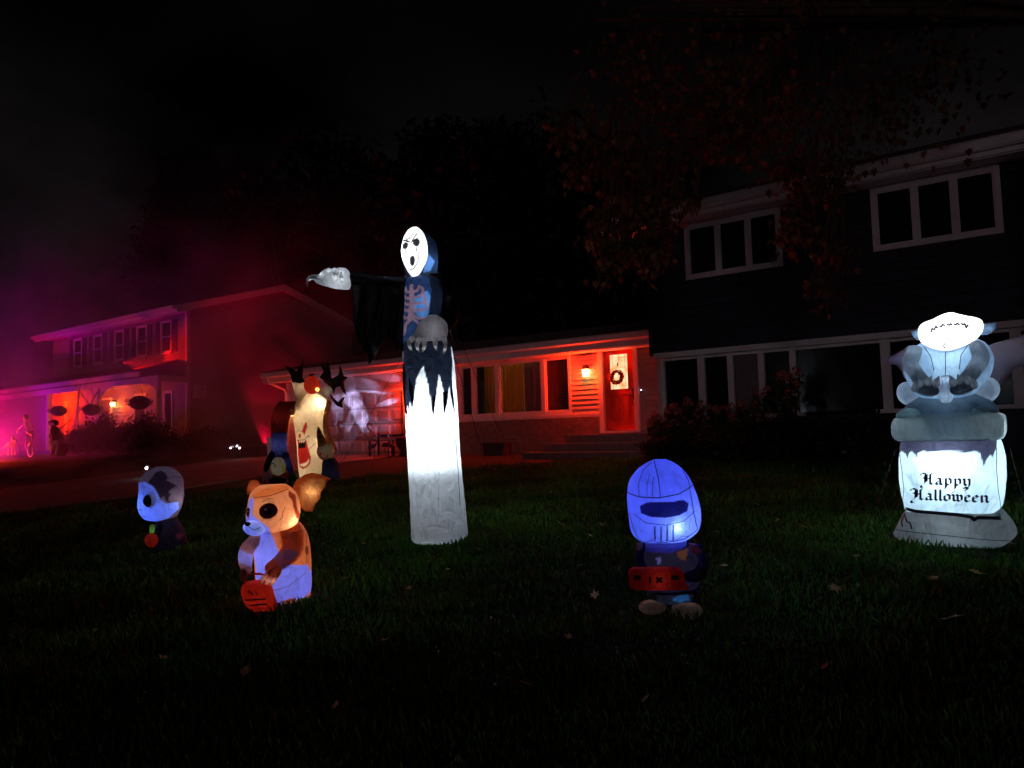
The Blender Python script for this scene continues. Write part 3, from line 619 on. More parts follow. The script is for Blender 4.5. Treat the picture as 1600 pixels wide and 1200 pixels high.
# scarecrow like figure
YF = 13.4; o5 = onY(88, 713, YF); o5.z = float(ground_z(o5.x, o5.y))
sf = empty('costumed_skeleton', o5, 'dim skeleton figure in dark ragged clothes standing in front of the orange porch', 'figure')
A = lambda x, y: at(x, y, YF, o5)
MB().ball(A(83, 665), (.10, .11, .12), 12, 8).build('skull', M['bone'], sf, None, True)
MB().tube([A(79, 661.5), A(88, 661)], .10, 10).tube([A(84, 662), A(84.5, 656)], .08, 10).build('hat', M['pot'], sf)
MB().tube([A(84, 668), A(86, 673), A(87, 682), A(87, 688)], [.10, .19, .16, .17], 10).build('jacket', M['shutter'], sf, None, True)
strokes_obj('arm', sf, [([A(82, 672), A(78, 680), A(80, 687), A(84, 689)], .045)], M['shutter']); strokes_obj('arm', sf, [([A(90, 673), A(95, 680), A(96, 686)], .045)], M['shutter'])
strokes_obj('leg', sf, [([A(85, 688), A(82, 699), A(80, 711)], .055)], M['bone']); strokes_obj('leg', sf, [([A(89, 688), A(90, 700), A(88, 711)], .055)], M['bone'])
strokes_obj('broom', sf, [([A(78, 690), A(92, 672), A(112, 655)], .018)], M['bark'])
tb = empty('garden_barrel', onY(93, 712, 13.7), 'dark round tub standing beside the costumed skeleton', 'tub')
MB().tube([(0, 0, -.03), (0, 0, .25), (0, 0, .5)], [.22, .28, .24], 14).build('tub', M['pot'], tb, None, True)
MB().tube([(-.2, 0, .5), (-.25, 0, .8), (.05, 0, .95)], .02, 5).tube([(.1, 0, .5), (.3, 0, .75)], .02, 5).build('sticks', M['bark'], tb)
# floods
def flood(loc, aim, col, w, size, label, blend=.6, em=True):
    o = empty('flood_light', loc, label, 'flood light', 'coloured yard flood lights')
    d = (Vector(aim)-Vector(loc)).normalized(); q = d.to_track_quat('Z', 'Y')
    b = MB().box(-.11, .11, -.07, .07, -.05, .02); b.v = [tuple(q @ Vector(v)) for v in b.v]; b.build('housing', M['dark'], o)
    b = MB().box(-.095, .095, -.055, .055, .021, .025); b.v = [tuple(q @ Vector(v)) for v in b.v]; b.build('lens', emis('flood_glow', col, .5), o)
    MB().tube([(0, 0, -.03), (0, 0, -.22)], .012, 6).build('stake', M['dark'], o)
    light('lamp', 'SPOT', tuple(d*.06), col, w, o, .05, tuple(d*2), size, blend); return o
gz = lambda x, y: float(ground_z(x, y))
flood((-39.5, 11.5, gz(-39.5, 11.5)+.22), (-33, 17, 6.0), (.60, .0, .9), 800, 90, 'purple flood light staked in the lawn past the skeletons')
flood((-44, 12.0, gz(-44, 12)+.22), (-43, 17, 4.5), (1, .0, .20), 3000, 125, 'magenta flood light staked far left of the house')
flood((-30.6, 15.62, 4.86), (-28.4, 17.0, 4.75), (1, .004, .002), 420, 80, 'added red flood light on the porch roof reddening the wall')  # added lamp that reddens the wall band above the porch
flood((-35.0, 12.0, gz(-35.0, 12)+.22), (-33.4, 13, 1.4), (1, .03, .0), 900, 130, 'small red flood light beside the skeleton dog')
flood((-25.4, 18.6, gz(-25.4, 18.6)+.22), (-24.6, 19.6, 12), (1, .0, .04), 1100, 72, 'red flood light in the side yard aimed up into the smoke')
flood((-36.4, 12.0, gz(-36.4, 12.0)+.22), (-32.9, 13.3, 1.9), (.75, .0, 1), 300, 60, 'added purple flood light brightening the skeleton rider')  # extra lamp put in to lift the dim skeleton rider
# three white spots by the side yard
def spot_lamp(px, py, Yp, label, rr=.035, w=1.2):
    p = onY(px, py, Yp); z0 = gz(p.x, p.y)
    o = empty('path_light', (p.x, p.y, z0), label, 'path light', 'small white path lights')
    MB().tube([(0, 0, -.05), (0, 0, p.z-z0)], .01, 6).build('stake', M['dark'], o)
    MB().ball((0, -.02, p.z-z0), rr, 10, 7).build('lamp_head', emis('led_white', (.95, .9, 1), 9), o)
    MB().box(-.05, .05, -.0, .06, p.z-z0+.02, p.z-z0+.07).build('lamp_hood', M['steel'], o)
    light('lamp', 'POINT', (0, -.1, p.z-z0), (.95, .9, 1), w, o, .02); return o
spot_lamp(361, 700, 15.6, 'leftmost tiny white light on the ground before the gable wall', .028, .5)
spot_lamp(371, 697, 15.8, 'middle tiny white light on the ground before the gable wall', .028, .5)
spot_lamp(375, 700, 15.6, 'rightmost tiny white light on the ground before the gable wall', .028, .5)
spot_lamp(230, 731.5, 10.6, 'single white path light just behind the hooded skull inflatable', .036, .4)

# ================================================================== trees behind
def bg_tree(x, y, h, r, label, col=(.014, .018, .008), n=9000, conifer=False, size=.30):
    z = gz(x, y); o = empty('conifer_tree' if conifer else 'broadleaf_tree', (x, y, z), label, 'tree', 'dark trees behind the houses')
    b = MB().tube([(0, 0, -.2), (0, 0, h*.3), (.2, 0, h*.55), (.2, .1, h*.78)], [h*.022, h*.018, h*.01, .03], 10); b.build('trunk', M['bark'], o, None, True)
    parts = []
    if conifer:
        for k in range(26):
            t = k/26; rr = r*(1-t)**.8+.15; zz = h*.12+h*.88*t
            parts.append(leaf_cloud(n//26, (rng.normal()*.15, rng.normal()*.15, zz), (rr, rr, h*.035), size, col))
    else:
        lb = MB()
        for k in range(16):
            a = rng.random()*2*pi; e = rng.random(); c = (r*.62*cos(a)*(1-.3*e), r*.62*sin(a)*(1-.3*e), h*(.36+.5*e)); q = r*(.32+.2*rng.random())
            parts.append(leaf_cloud(n//16, c, (q, q, q*.8), size, col)); lb.tube([(0, 0, h*.25+h*.2*e), (c[0]*.5, c[1]*.5, c[2]*.9), c], [.14, .08, .03], 6)
        lb.build('limbs', M['bark'], o)
    cloud_obj('crown', parts, o)
p = onY(262, 600, 40); bg_tree(p.x, 40, 29, 7.0, 'pointed conifer silhouetted against the grey sky behind the porch house', conifer=True)
p = onY(330, 600, 46); bg_tree(p.x, 46, 24, 7.5, 'broad dark tree right of the pointed conifer')
p = onY(450, 600, 33); bg_tree(p.x, 33, 21, 7, 'tall dark tree behind the gap between the two houses')
p = onY(600, 600, 32); bg_tree(p.x, 32, 23, 7.5, 'largest dark tree behind the garage roof')
p = onY(770, 600, 30); bg_tree(p.x, 30, 19, 6.5, 'dark tree behind the roof above the curtained window')
p = onY(880, 600, 28); bg_tree(p.x, 28, 13, 5, 'lower dark tree behind the roof above the red door')
p = onY(120, 600, 45); bg_tree(p.x, 45, 15, 7, 'low wide dark tree behind the porch house roof')
p = onY(20, 600, 42); bg_tree(p.x, 42, 11, 6, 'low dark tree at far left behind the smoke')

# ================================================================== maple overhanging from the right
tp = dep(1790, 640, 9.6); tz = gz(tp.x, tp.y); TO = Vector((tp.x, tp.y, tz))
mt = empty('maple_tree', TO, 'autumn maple whose brown leafy branches hang over the navy house', 'tree')
tops = TO+Vector((0, 0, 5.2))
b = MB().tube([(0, 0, -.2), (.05, 0, 1.2), (-.05, .05, 3), (0, 0, 5.4), (-.1, .2, 9)], [.36, .26, .22, .18, .10], 12); b.build('trunk', M['bark'], mt, None, True)
random.seed(11); clusters = []
spec = [  # px, py, spread px, leaves, depth
 (905, 270, 30, 90, 11), (940, 240, 50, 160, 11), (980, 300, 45, 110, 11), (950, 360, 40, 150, 10.6), (985, 390, 40, 160, 10.6), (1010, 345, 30, 90, 10.6),
 (940, 440, 10, 26, 10.6), (950, 418, 14, 30, 10.6), (1020, 395, 30, 110, 10.6), (1045, 265, 36, 110, 11), (1110, 205, 50, 170, 11), (1085, 320, 12, 24, 10.6), (1050, 335, 22, 50, 10.6),
 (1165, 225, 42, 120, 11), (1232, 268, 24, 70, 11), (1262, 300, 30, 100, 11), (1290, 280, 45, 120, 11), (1240, 370, 35, 80, 11), (1300, 400, 30, 60, 11), (1290, 460, 25, 40, 11),
 (1000, 180, 80, 220, 11.5), (1120, 150, 90, 260, 11.5), (1240, 180, 80, 220, 11.5), (1350, 180, 80, 200, 11.5), (880, 200, 25, 50, 11), (1260, 12, 16, 40, 9.5), (1200, 60, 90, 200, 11.5), (1450, 130, 90, 180, 11), (1000, 90, 70, 120, 12), (1400, 40, 90, 150, 11)]
lv = []; lf = []; lc = []; br = []
LSHAPE = [(0, -.5), (.14, -.28), (.46, -.34), (.30, -.06), (.5, .16), (.22, .16), (.16, .34), (0, .56), (-.16, .34), (-.22, .16), (-.5, .16), (-.30, -.06), (-.46, -.34), (-.14, -.28)]
for (px, py, spx, nl, D) in spec:
    c = dep(px, py, D); s_ = spx/FPX*D
    hub = TO+Vector((-.1, .2, 6.2+.25*random.random()))
    mid = Vector((c.x+.5, c.y+.25, max(c.z+.9, 7.6))); br.append(([hub-TO, mid-TO, mid.lerp(c, .5)+Vector((.1, 0, .15))-TO, c-TO+Vector((0, 0, .1))], [.05, .022, .014, .008]))
    for k in range(6):
        e = c+Vector((random.gauss(0, s_*.6), random.gauss(0, s_*.6), random.gauss(-.05, s_*.6))); br.append(([mid.lerp(c, .6)-TO, c.lerp(e, .5)-TO+Vector((0, 0, .08)), e-TO], [.014, .008, .004]))
    for k in range(int(nl*1.15)):
        q = c+Vector((random.gauss(0, s_*.55), random.gauss(0, s_*.55), random.gauss(0, s_*.5)))
        sz = random.uniform(.08, .15); n_ = Vector((random.gauss(0, 1), random.gauss(-.6, 1), random.gauss(.2, .6))).normalized()
        u = n_.cross(Vector((0, 0, 1))).normalized(); w_ = Vector((0, 0, -1)).lerp(n_.cross(u), .6).normalized(); n0 = len(lv)
        lv.append(q-TO)
        for (a, bb) in LSHAPE: lv.append(q-TO+u*a*sz+w_*bb*sz+n_*.12*sz*abs(a))
        lf += [(n0, n0+1+i, n0+1+(i+1) % 14) for i in range(14)]
        col = random.choice([(.20, .13, .05), (.22, .12, .045), (.10, .075, .03), (.07, .08, .03), (.11, .05, .02)]); lc += [col]*15
b = MB()
for pts, r in br: b.tube(pts, r, 5)
b.build('limbs', M['bark'], mt)
mk('crown', lv, lf, M['leaf'], mt, False, np.array(lc))['kind'] = 'stuff'

# ================================================================== lawn grass and fallen leaves
things_xy = []   # (x, y, r) keep-outs filled by the inflatables below
def make_grass():
    N = 230000
    # more blades near the camera side of the lawn where the photograph shows them
    dd = 1.6+rng.random(N)**.75*15.0; ang = YAW+(rng.random(N)-.5)*radians(88)
    x = -np.sin(ang)*dd; y = np.cos(ang)*dd
    ok = (y < 16.2) & ~((x < -15.5) & (x > -22.5)) & ~((x > -10.6) & (y > 14.9))
    for (tx, ty, r) in things_xy: ok &= (x-tx)**2+(y-ty)**2 > r*r
    x = x[ok]; y = y[ok]; dd = dd[ok]; n = len(x); z = ground_z(x, y)
    h = (.026+.036*rng.random(n))*(1+.035*dd); w = .0028+.00075*dd
    # clumps
    cl = .6+.8*np.clip(np.sin(x*5.1+1.3*np.sin(y*3.7))*np.cos(y*4.3+x)+.4, 0, 1); h = h*cl
    a = rng.random(n)*2*pi; lx = np.cos(a)*h*.55*rng.random(n)*1.4; ly = np.sin(a)*h*.55*rng.random(n)*1.4
    b_ = rng.random(n)*pi; wx = np.cos(b_)*w; wy = np.sin(b_)*w
    P = lambda X, Yy, Z: np.stack([X, Yy, Z], 1)
    v = np.stack([P(x-wx, y-wy, z-.004), P(x+wx, y+wy, z-.004), P(x+lx*.45+wx*.7, y+ly*.45+wy*.7, z+h*.6), P(x+lx, y+ly, z+h)], 1)
    v[:, 3] = np.stack([x+lx, y+ly, z+h], 1); quad = v.copy()
    quad[:, 2] = P(x+lx*.45+wx*.7, y+ly*.45+wy*.7, z+h*.6); quad = np.stack([v[:, 0], v[:, 1], v[:, 2], v[:, 3]], 1)
    c = np.array((.055, .20, .024))*((.6+.9*rng.random(n))*(.65+.7*np.clip(np.sin(x*1.7+2*np.sin(y*.9))*np.sin(y*1.3+.7)+.5, 0, 1)))[:, None]; dry = rng.random(n) < .06; c[dry] = (.16, .13, .06)
    o = cloud_obj('lawn_grass', [(quad.reshape(-1, 3), np.repeat(c, 4, 0))]); o['kind'] = 'stuff'; o['label'] = 'short mown lawn grass'
LEAVES = [(827,1088,1.1),(943,828,1.2),(880,829,1.3),(921,845,1.1),(930,943,1.),(1183,795,1.),(1257,833,1.),(1305,932,1.2),(1525,907,1.1),(1490,980,1.2),(965,805,.9),(600,1015,.9),(568,858,.8),(745,866,.9),(383,1065,.9),(255,1043,.9),(905,895,.8),(1133,895,.8),(1070,960,.7),(540,914,.6),(1215,822,.7),(1580,860,.7),(1460,917,.8),(860,775,.7),(700,900,.6),(1010,1110,.7),(1290,1060,.7),(1120,840,.7),(1370,985,.7),(1246,750,.7),(1075,1055,.6),(525,1120,.7),(890,1010,.6),(1160,1020,.6),(640,930,.6),(1340,880,.7)]
def leaf_mesh(col, curl):
    v = [(0, 0, .0)]+[(a, b_, .16*abs(a)+.10*b_*b_*curl) for a, b_ in LSHAPE]+[(0, -.85, .12)]; f = [(0, 1+i, 1+(i+1) % 14) for i in range(14)]+[(1, 2, 15), (14, 1, 15)]
    me = bpy.data.meshes.new('fallen_leaf'); me.from_pydata(v, [], f); a = me.attributes.new('print', 'FLOAT_COLOR', 'POINT')
    a.data.foreach_set('color', np.tile(np.array(col+(1,), dtype=np.float32), len(v))); me.materials.append(M['leaf']); return me
LM = [leaf_mesh((.80, .62, .28), 1.5), leaf_mesh((.75, .68, .50), -1.2), leaf_mesh((.62, .40, .20), 2.5), leaf_mesh((.80, .70, .30), .6)]
def make_leaves():
    SZ = ['curled', 'flat', 'upturned', 'crumpled', 'small']
    base = {0: 'ochre', 1: 'pale tan', 2: 'rusty brown', 3: 'yellow'}
    for i, (px, py, s_) in enumerate(LEAVES):
        p = onG(px, py); k = i % 4; o = bpy.data.objects.new('fallen_leaf', LM[k]); COL.objects.link(o)
        o.location = p+Vector((0, 0, .062)); sc = .080*s_; o.scale = (sc, sc, sc); o.rotation_euler = (random.uniform(-.6, .6), random.uniform(-.6, .6), random.uniform(0, 6.28))
        far = 'at left' if px < 430 else 'in the middle' if px < 900 else 'at right'
        near = 'near the white reaper tube' if abs(px-687) < 130 and py < 930 else 'beside the blue helmeted inflatable' if abs(px-1040) < 140 and py < 980 else 'in front of the gargoyle tombstone' if px > 1380 else ('right of the helmeted figure, '+('nearer' if py > 880 else 'farther')) if px > 1140 else 'on the dark lawn '+far+(' foreground' if py > 1050 else '')
        setp(o, label=f'{SZ[i % 5]} {base[k]} maple leaf {near}', category='leaf', group='fallen leaves scattered on the lawn')

# ================================================================== inflatables
def inpoly_sd(pts, poly):
    """signed distance, positive inside"""
    P = np.asarray(poly, float); x, y = pts[:, 0], pts[:, 1]; inside = np.zeros(len(pts), bool); dist = np.full(len(pts), 1e9)
    for i in range(len(P)):
        a = P[i]; b_ = P[(i+1) % len(P)]
        cond = (a[1] > y) != (b_[1] > y)
        with np.errstate(divide='ignore', invalid='ignore'): xi = (b_[0]-a[0])*(y-a[1])/(b_[1]-a[1])+a[0]
        inside ^= cond & (x < xi)
        ab = b_-a; L = (ab**2).sum()+1e-12; t = np.clip(((x-a[0])*ab[0]+(y-a[1])*ab[1])/L, 0, 1)
        dist = np.minimum(dist, np.hypot(x-a[0]-t*ab[0], y-a[1]-t*ab[1]))
    return np.where(inside, dist, -dist)
def line_sd(pts, pl, w):
    x, y = pts[:, 0], pts[:, 1]; dist = np.full(len(pts), 1e9)
    for a, b_ in zip(pl[:-1], pl[1:]):
        a = np.array(a, float); b_ = np.array(b_, float); ab = b_-a; L = (ab**2).sum()+1e-12; t = np.clip(((x-a[0])*ab[0]+(y-a[1])*ab[1])/L, 0, 1)
        dist = np.minimum(dist, np.hypot(x-a[0]-t*ab[0], y-a[1]-t*ab[1]))
    return w/2-dist
def cr(a, n):
    """Catmull-Rom resample of rows of a to n rows"""
    a = np.array(a, float); m = len(a); out = []
    if m == 2: return [tuple(a[0]+(a[1]-a[0])*t) for t in np.linspace(0, 1, n)]
    for t in np.linspace(0, m-1, n):
        i = min(int(t), m-2); u = t-i; p1, p2 = a[i], a[i+1]; p0 = a[i-1] if i > 0 else 2*p1-p2; p3 = a[i+2] if i+2 < m else 2*p2-p1
        out.append(.5*((2*p1)+(-p0+p2)*u+(2*p0-5*p1+4*p2-p3)*u*u+(-p0+3*p1-3*p2+p3)*u**3))
    return [tuple(o) for o in out]
class Inf:
    def __init__(s, name, px, py, label, cat, zg=None, group=None):
        p = onG(px, py); s.px, s.py = px, py; s.D = (p-CAM).dot(CM @ Vector((0, 0, -1))); s.s = FPX/s.D
        s.lean = .030+(px-800)*.0000568; s.loc = p
        s.root = empty(name, p, label, cat, group, atan2(-p.x, p.y)); s.parts = {}
    def L(s, x, y): v = (s.py-y)/s.s; return ((x-s.px)/s.s+s.lean*v, v)
    def paint(s, v, base, layers):
        uv = np.array([(p[0], p[2]) for p in v]); col = np.tile(np.array(base, float), (len(v), 1)); px = 1.0/s.s
        yy = np.array([p[1] for p in v]); ym = (yy.min()+yy.max())/2
        for ly in layers:
            kind, pts, c = ly[:3]; P = [s.L(*q) for q in pts]
            if kind == 'poly': sd_ = inpoly_sd(uv, P)
            else: sd_ = line_sd(uv, P, ly[3]/s.s)
            a = np.clip(sd_/(px*.8)+.5, 0, 1)
            if not (len(ly) > 4 and ly[4] == 'all'): a = a*(yy < ym)
            col = col*(1-a[:, None])+np.array(c)*a[:, None]
        return col
    def skin(s, name, v, f, base, layers=(), parent=None, m='fab', puff=.004):
        v = np.array(v, float); n_ = np.sin(v[:, 0]*23+v[:, 2]*9)*np.sin(v[:, 2]*17+v[:, 1]*21)+.5*np.sin(v[:, 2]*41+v[:, 0]*33); v[:, 1] += puff*n_*.6; v[:, 0] += puff*n_*.4
        col = s.paint(v, base, layers); o = mk(name, [tuple(p) for p in v], f, M[m], parent or s.root, True, col); s.parts[name] = o; return o
    def loft(s, name, keys, base, layers=(), res=.011, nseg=110, power=2.2, yaw=0, m='fab', parent=None, smooth_keys=True, close=True):
        """keys: (py, pxleft, pxright, depth half metres, y offset)"""
        R_ = []
        for k in keys:
            (a, v0), (b_, _) = s.L(k[1], k[0]), s.L(k[2], k[0]); R_.append((v0, (a+b_)/2, (b_-a)/2, k[3], k[4] if len(k) > 4 else 0))
        if yaw < 0: R_ = [(a, b_, c_*.86, d_*.92, e_) for a, b_, c_, d_, e_ in R_]      # the turned sides add to the width seen
        n = max(6, int(abs(R_[-1][0]-R_[0][0])/res)); R_ = cr(R_, n) if smooth_keys else R_
        V = []; F = []
        for (z, cx, rx, ry, yo) in R_:
            for k in range(nseg):
                t = 2*pi*k/nseg; c, s_ = cos(t), sin(t); e = 2/power
                x = abs(c)**e*(1 if c > 0 else -1)*max(rx, .001); y = abs(s_)**e*(1 if s_ > 0 else -1)*max(ry, .001)
                V.append((cx+x*cos(yaw)-y*sin(yaw), yo+x*sin(yaw)+y*cos(yaw), z))
        for i in range(len(R_)-1):
            for k in range(nseg): F.append((i*nseg+k, i*nseg+(k+1) % nseg, (i+1)*nseg+(k+1) % nseg, (i+1)*nseg+k))
        if close: F += [tuple(range(nseg-1, -1, -1)), tuple((len(R_)-1)*nseg+k for k in range(nseg))]
        if R_[0][0] > R_[-1][0]: F = [tuple(reversed(q)) for q in F]
        return s.skin(name, V, F, base, layers, parent, m)
    def ell(s, name, cx, cy, rx, ry, dep_, base, layers=(), y=0, rot=0, n=90, mm=60, m='fab', parent=None, power=1.):
        c = s.L(cx, cy); rx /= s.s; ry /= s.s; V = []; F = []; r = radians(rot)
        for j in range(mm+1):
            t = -pi/2+pi*j/mm
            for k in range(n):
                a = 2*pi*k/n; ct = abs(cos(t))**power; x = rx*ct*cos(a); yy = dep_*ct*sin(a); z = ry*sin(t)
                V.append((c[0]+x*cos(r)-z*sin(r), y+yy, c[1]+x*sin(r)+z*cos(r)))
        F = [(j*n+k, j*n+(k+1) % n, (j+1)*n+(k+1) % n, (j+1)*n+k) for j in range(mm) for k in range(n)]
        return s.skin(name, V, F, base, layers, parent, m)
    def tube(s, name, pts, base, layers=(), m='fab', parent=None, nseg=28, res=.012, flat=1.):
        """pts: (px, py, y, radius px)"""
        K = []
        for (x, y, yy, r) in pts: u = s.L(x, y); K.append((u[0], yy, u[1], r/s.s))
        length = sum(sqrt(sum((a[i]-b_[i])**2 for i in range(3))) for a, b_ in zip(K[:-1], K[1:]))
        K = cr(K, max(5, int(length/res))); P = [Vector(k[:3]) for k in K]; rr = [max(.002, k[3]) for k in K]
        d0 = (P[0]-P[1]).normalized(); d1 = (P[-1]-P[-2]).normalized(); n_ = 5
        pre = [(P[0]+d0*rr[0]*sin(t)*.8, rr[0]*cos(t)) for t in np.linspace(pi/2*.97, pi/10, n_)]; post = [(P[-1]+d1*rr[-1]*sin(t)*.8, rr[-1]*cos(t)) for t in np.linspace(pi/10, pi/2*.97, n_)]
        P = [p for p, _ in pre]+P+[p for p, _ in post]; rr = [r for _, r in pre]+rr+[r for _, r in post]
        b_ = MB().tube(P, rr, nseg); v = b_.v
        return s.skin(name, v, b_.f, base, layers, parent, m, .002)
    def plate(s, name, poly, y, th, base, m='cloth', parent=None, layers=(), puff=True, folds=0):
        """stuffed flat shape: outline in pixels, pillow thick in the middle"""
        P = [s.L(*q) for q in poly]; vec = [Vector((p[0], p[1], 0)) for p in P]
        # resample the outline and fill with a grid so that it can be pillowed
        x0, x1 = min(p[0] for p in P), max(p[0] for p in P); z0, z1 = min(p[1] for p in P), max(p[1] for p in P); st_ = max(min(x1-x0, z1-z0)/(30 if folds else 14), .006)
        ins = []
        gx_ = np.arange(x0+st_/2, x1, st_); gz_ = np.arange(z0+st_/2, z1, st_); G = np.array([(a, b_) for a in gx_ for b_ in gz_]) if len(gx_)*len(gz_) else np.zeros((0, 2))
        if len(G): sd_ = inpoly_sd(G, P); G = G[sd_ > st_*.45]
        edge = []
        for a, b_ in zip(P, P[1:]+P[:1]):
            n = max(1, int(sqrt((a[0]-b_[0])**2+(a[1]-b_[1])**2)/(st_*1.3))); edge += [(a[0]+(b_[0]-a[0])*i/n, a[1]+(b_[1]-a[1])*i/n) for i in range(n)]
        ne = len(edge); pts = [Vector(e) for e in edge]+[Vector(g_) for g_ in G]
        r = mgeo.delaunay_2d_cdt(pts, [(i, (i+1) % ne) for i in range(ne)], [], 1, 1e-6)
        V2, F2 = r[0], r[2]; A2 = np.array([(p.x, p.y) for p in V2]); sd_ = np.maximum(inpoly_sd(A2, P), 0); mx = max(sd_.max(), 1e-4); hh = th/2*np.sqrt(np.clip(1-(1-sd_/mx)**2, 0, 1)) if puff else np.full(len(A2), th/2)
        n = len(V2); v = [(A2[i][0], y-hh[i]-.0015, A2[i][1]) for i in range(n)]+[(A2[i][0], y+hh[i]+.0015, A2[i][1]) for i in range(n)]
        if folds: v = [(a, b_+folds*sin(a*38+1.5*sin(c_*6))*min(1, (z1-c_)*3), c_) for a, b_, c_ in v]
        f = [tuple(q) for q in F2]+[tuple(n+i for i in reversed(q)) for q in F2]
        # rim
        from collections import Counter
        ed = Counter()
        for q in F2:
            for a, b_ in zip(q, list(q[1:])+[q[0]]): ed[(a, b_)] += 1
        for (a, b_) in ed:
            if (b_, a) not in ed: f.append((b_, a, n+a, n+b_))
        return s.skin(name, v, f, base, layers, parent, m, 0)
    def glow(s, o, w, col=(.80, .92, 1.0), n=1):
        v = np.array([q.co[:] for q in o.data.vertices]); ax = int(np.argmax(v.max(0)-v.min(0))); lo_, hi_ = v[:, ax].min(), v[:, ax].max()
        for i in range(n):
            a = lo_+(hi_-lo_)*i/n; b_ = lo_+(hi_-lo_)*(i+1)/n; q = v[(v[:, ax] >= a) & (v[:, ax] <= b_)]; c = (q.max(0)+q.min(0))/2
            light('lamp', 'POINT', tuple(c), col, w/n, s.root, .008)  # added lamps inside closed parts that the main lamps cannot reach
        return o
    def sy(s, o, px, py):
        b_ = BVHTree.FromPolygons([tuple(v.co) for v in o.data.vertices], [tuple(p.vertices) for p in o.data.polygons]); u = s.L(px, py)
        h = b_.ray_cast(Vector((u[0], -3, u[1])), Vector((0, 1, 0))); return h[0].y if h[0] is not None else 0
    def ink(s, name, target, lines, col=(.01, .01, .02), parent=None, offs=.004, nib=None):
        """sewn or printed thin lines lying on the front of a part: lines = [(pts px, width px)]"""
        bvs = [BVHTree.FromPolygons([tuple(v.co) for v in t.data.vertices], [tuple(p.vertices) for p in t.data.polygons]) for t in target]
        def hit(u, v):
            best = None
            for b_ in bvs:
                h = b_.ray_cast(Vector((u, -3, v)), Vector((0, 1, 0)))
                if h[0] is not None and (best is None or h[0].y < best): best = h[0].y
            return best
        V = []; F = []
        for pts, w in lines:
            Q = []; 
            for a, b_ in zip(pts[:-1], pts[1:]):
                n = max(1, int(sqrt((a[0]-b_[0])**2+(a[1]-b_[1])**2)/1.2)); Q += [(a[0]+(b_[0]-a[0])*i/n, a[1]+(b_[1]-a[1])*i/n) for i in range(n)]
            Q.append(pts[-1]); row = []
            for i, q in enumerate(Q):
                a = Q[max(i-1, 0)]; b_ = Q[min(i+1, len(Q)-1)]; dx, dy = b_[0]-a[0], b_[1]-a[1]; l = sqrt(dx*dx+dy*dy) or 1
                if nib: ox, oy = nib[0]*w/2, nib[1]*w/2
                else: ox, oy = -dy/l*w/2, dx/l*w/2
                two = []
                for sg in (-1, 1):
                    u = s.L(q[0]+sg*ox, q[1]+sg*oy); h = hit(*u); two.append(None if h is None else (u[0], h-offs, u[1]))
                if None in two: row.append(None); continue
                row.append(len(V)); V += two
            for a, b_ in zip(row[:-1], row[1:]):
                if a is not None and b_ is not None: F.append((a, a+1, b_+1, b_))
        if not V: return None
        # a little depth for the ink
        o = mk(name, V, F, M['print'], parent or s.root, False, np.tile(np.array(col), (len(V), 1))); o['kind'] = 'stuff'; return o
    def lamp(s, x, y, yy, w, col, r=.03, spot=None):
        u = s.L(x, y)
        if spot: return light('lamp', 'SPOT', (u[0], yy, u[1]), col, w, s.root, r, (u[0]+spot[0], yy+spot[1], u[1]+spot[2]), spot[3], spot[4])
        return light('lamp', 'POINT', (u[0], yy, u[1]), col, w, s.root, r)

COOL = (.80, .92, 1.0)
WHT = (.82, .84, .86)
# ---------------------------------------------------------------- tall reaper
R = Inf('reaper_inflatable', 687, 845, 'twelve foot glowing white and black reaper inflatable pointing left with scowling white face', 'inflatable')
things_xy.append((R.loc.x, R.loc.y+.1, .27))
Z5 = lambda x, y: (600+x/4, 560+y/4); Z4 = lambda x, y: (460+x/4.137, 330+y/4.137)
robe = [Z5(*q) for q in [(100, -700), (128, 330), (137, 350), (150, 290), (158, 345), (165, 270), (178, 320), (186, 290), (190, 230), (205, 130), (225, 75), (247, 55), (262, 110), (280, 190), (290, 260), (300, 300), (307, 375), (316, 310), (328, 230), (333, 150), (343, 100), (356, 150), (368, 200), (372, 300), (372, 368), (384, 320), (396, 280), (400, 210), (406, 175), (414, 240), (425, 290), (440, 355), (440, 320), (428, 230), (424, 130), (427, 20), (418, -70), (470, -90), (470, -700)]]
DK = (.008, .010, .018); NV = (.022, .045, .12); SLATE = (.07, .08, .11)
mid_front = [Z4(*q) for q in [(700, 385), (790, 400), (870, 430), (885, 520), (870, 680), (820, 800), (700, 850)]]
low_front = [Z5(*q) for q in [(120, -60), (420, -60), (424, 130), (428, 230), (440, 355), (425, 290), (406, 175), (396, 280), (372, 368), (368, 200), (343, 100), (328, 230), (307, 375), (280, 190), (247, 55), (205, 130), (186, 290), (165, 270), (128, 330)]]
def C4(pts, w): return ('line', [Z4(*q) for q in pts], (.30, .15, .18), w)
ribs = [('poly', [Z4(*q) for q in [(745, 475), (762, 470), (770, 480), (775, 600), (775, 700), (745, 725), (730, 740), (718, 800), (706, 800), (712, 730), (735, 700), (744, 600)]], (.30, .15, .18)),
        C4([(765, 525), (795, 520), (808, 490)], 4), C4([(745, 525), (725, 520), (716, 492)], 4), C4([(770, 560), (810, 560), (835, 530), (825, 500)], 4), C4([(745, 565), (722, 560), (708, 540)], 4),
        C4([(770, 600), (820, 602), (850, 580), (838, 552)], 4), C4([(745, 605), (718, 598), (704, 580)], 4), C4([(772, 640), (820, 650), (855, 640), (862, 600)], 3.6), C4([(745, 645), (720, 640), (704, 625)], 4),
        C4([(772, 680), (800, 700), (850, 700)], 3.2), C4([(772, 700), (800, 730), (815, 755), (850, 735)], 3.2), C4([(745, 690), (718, 690), (704, 675)], 4)]
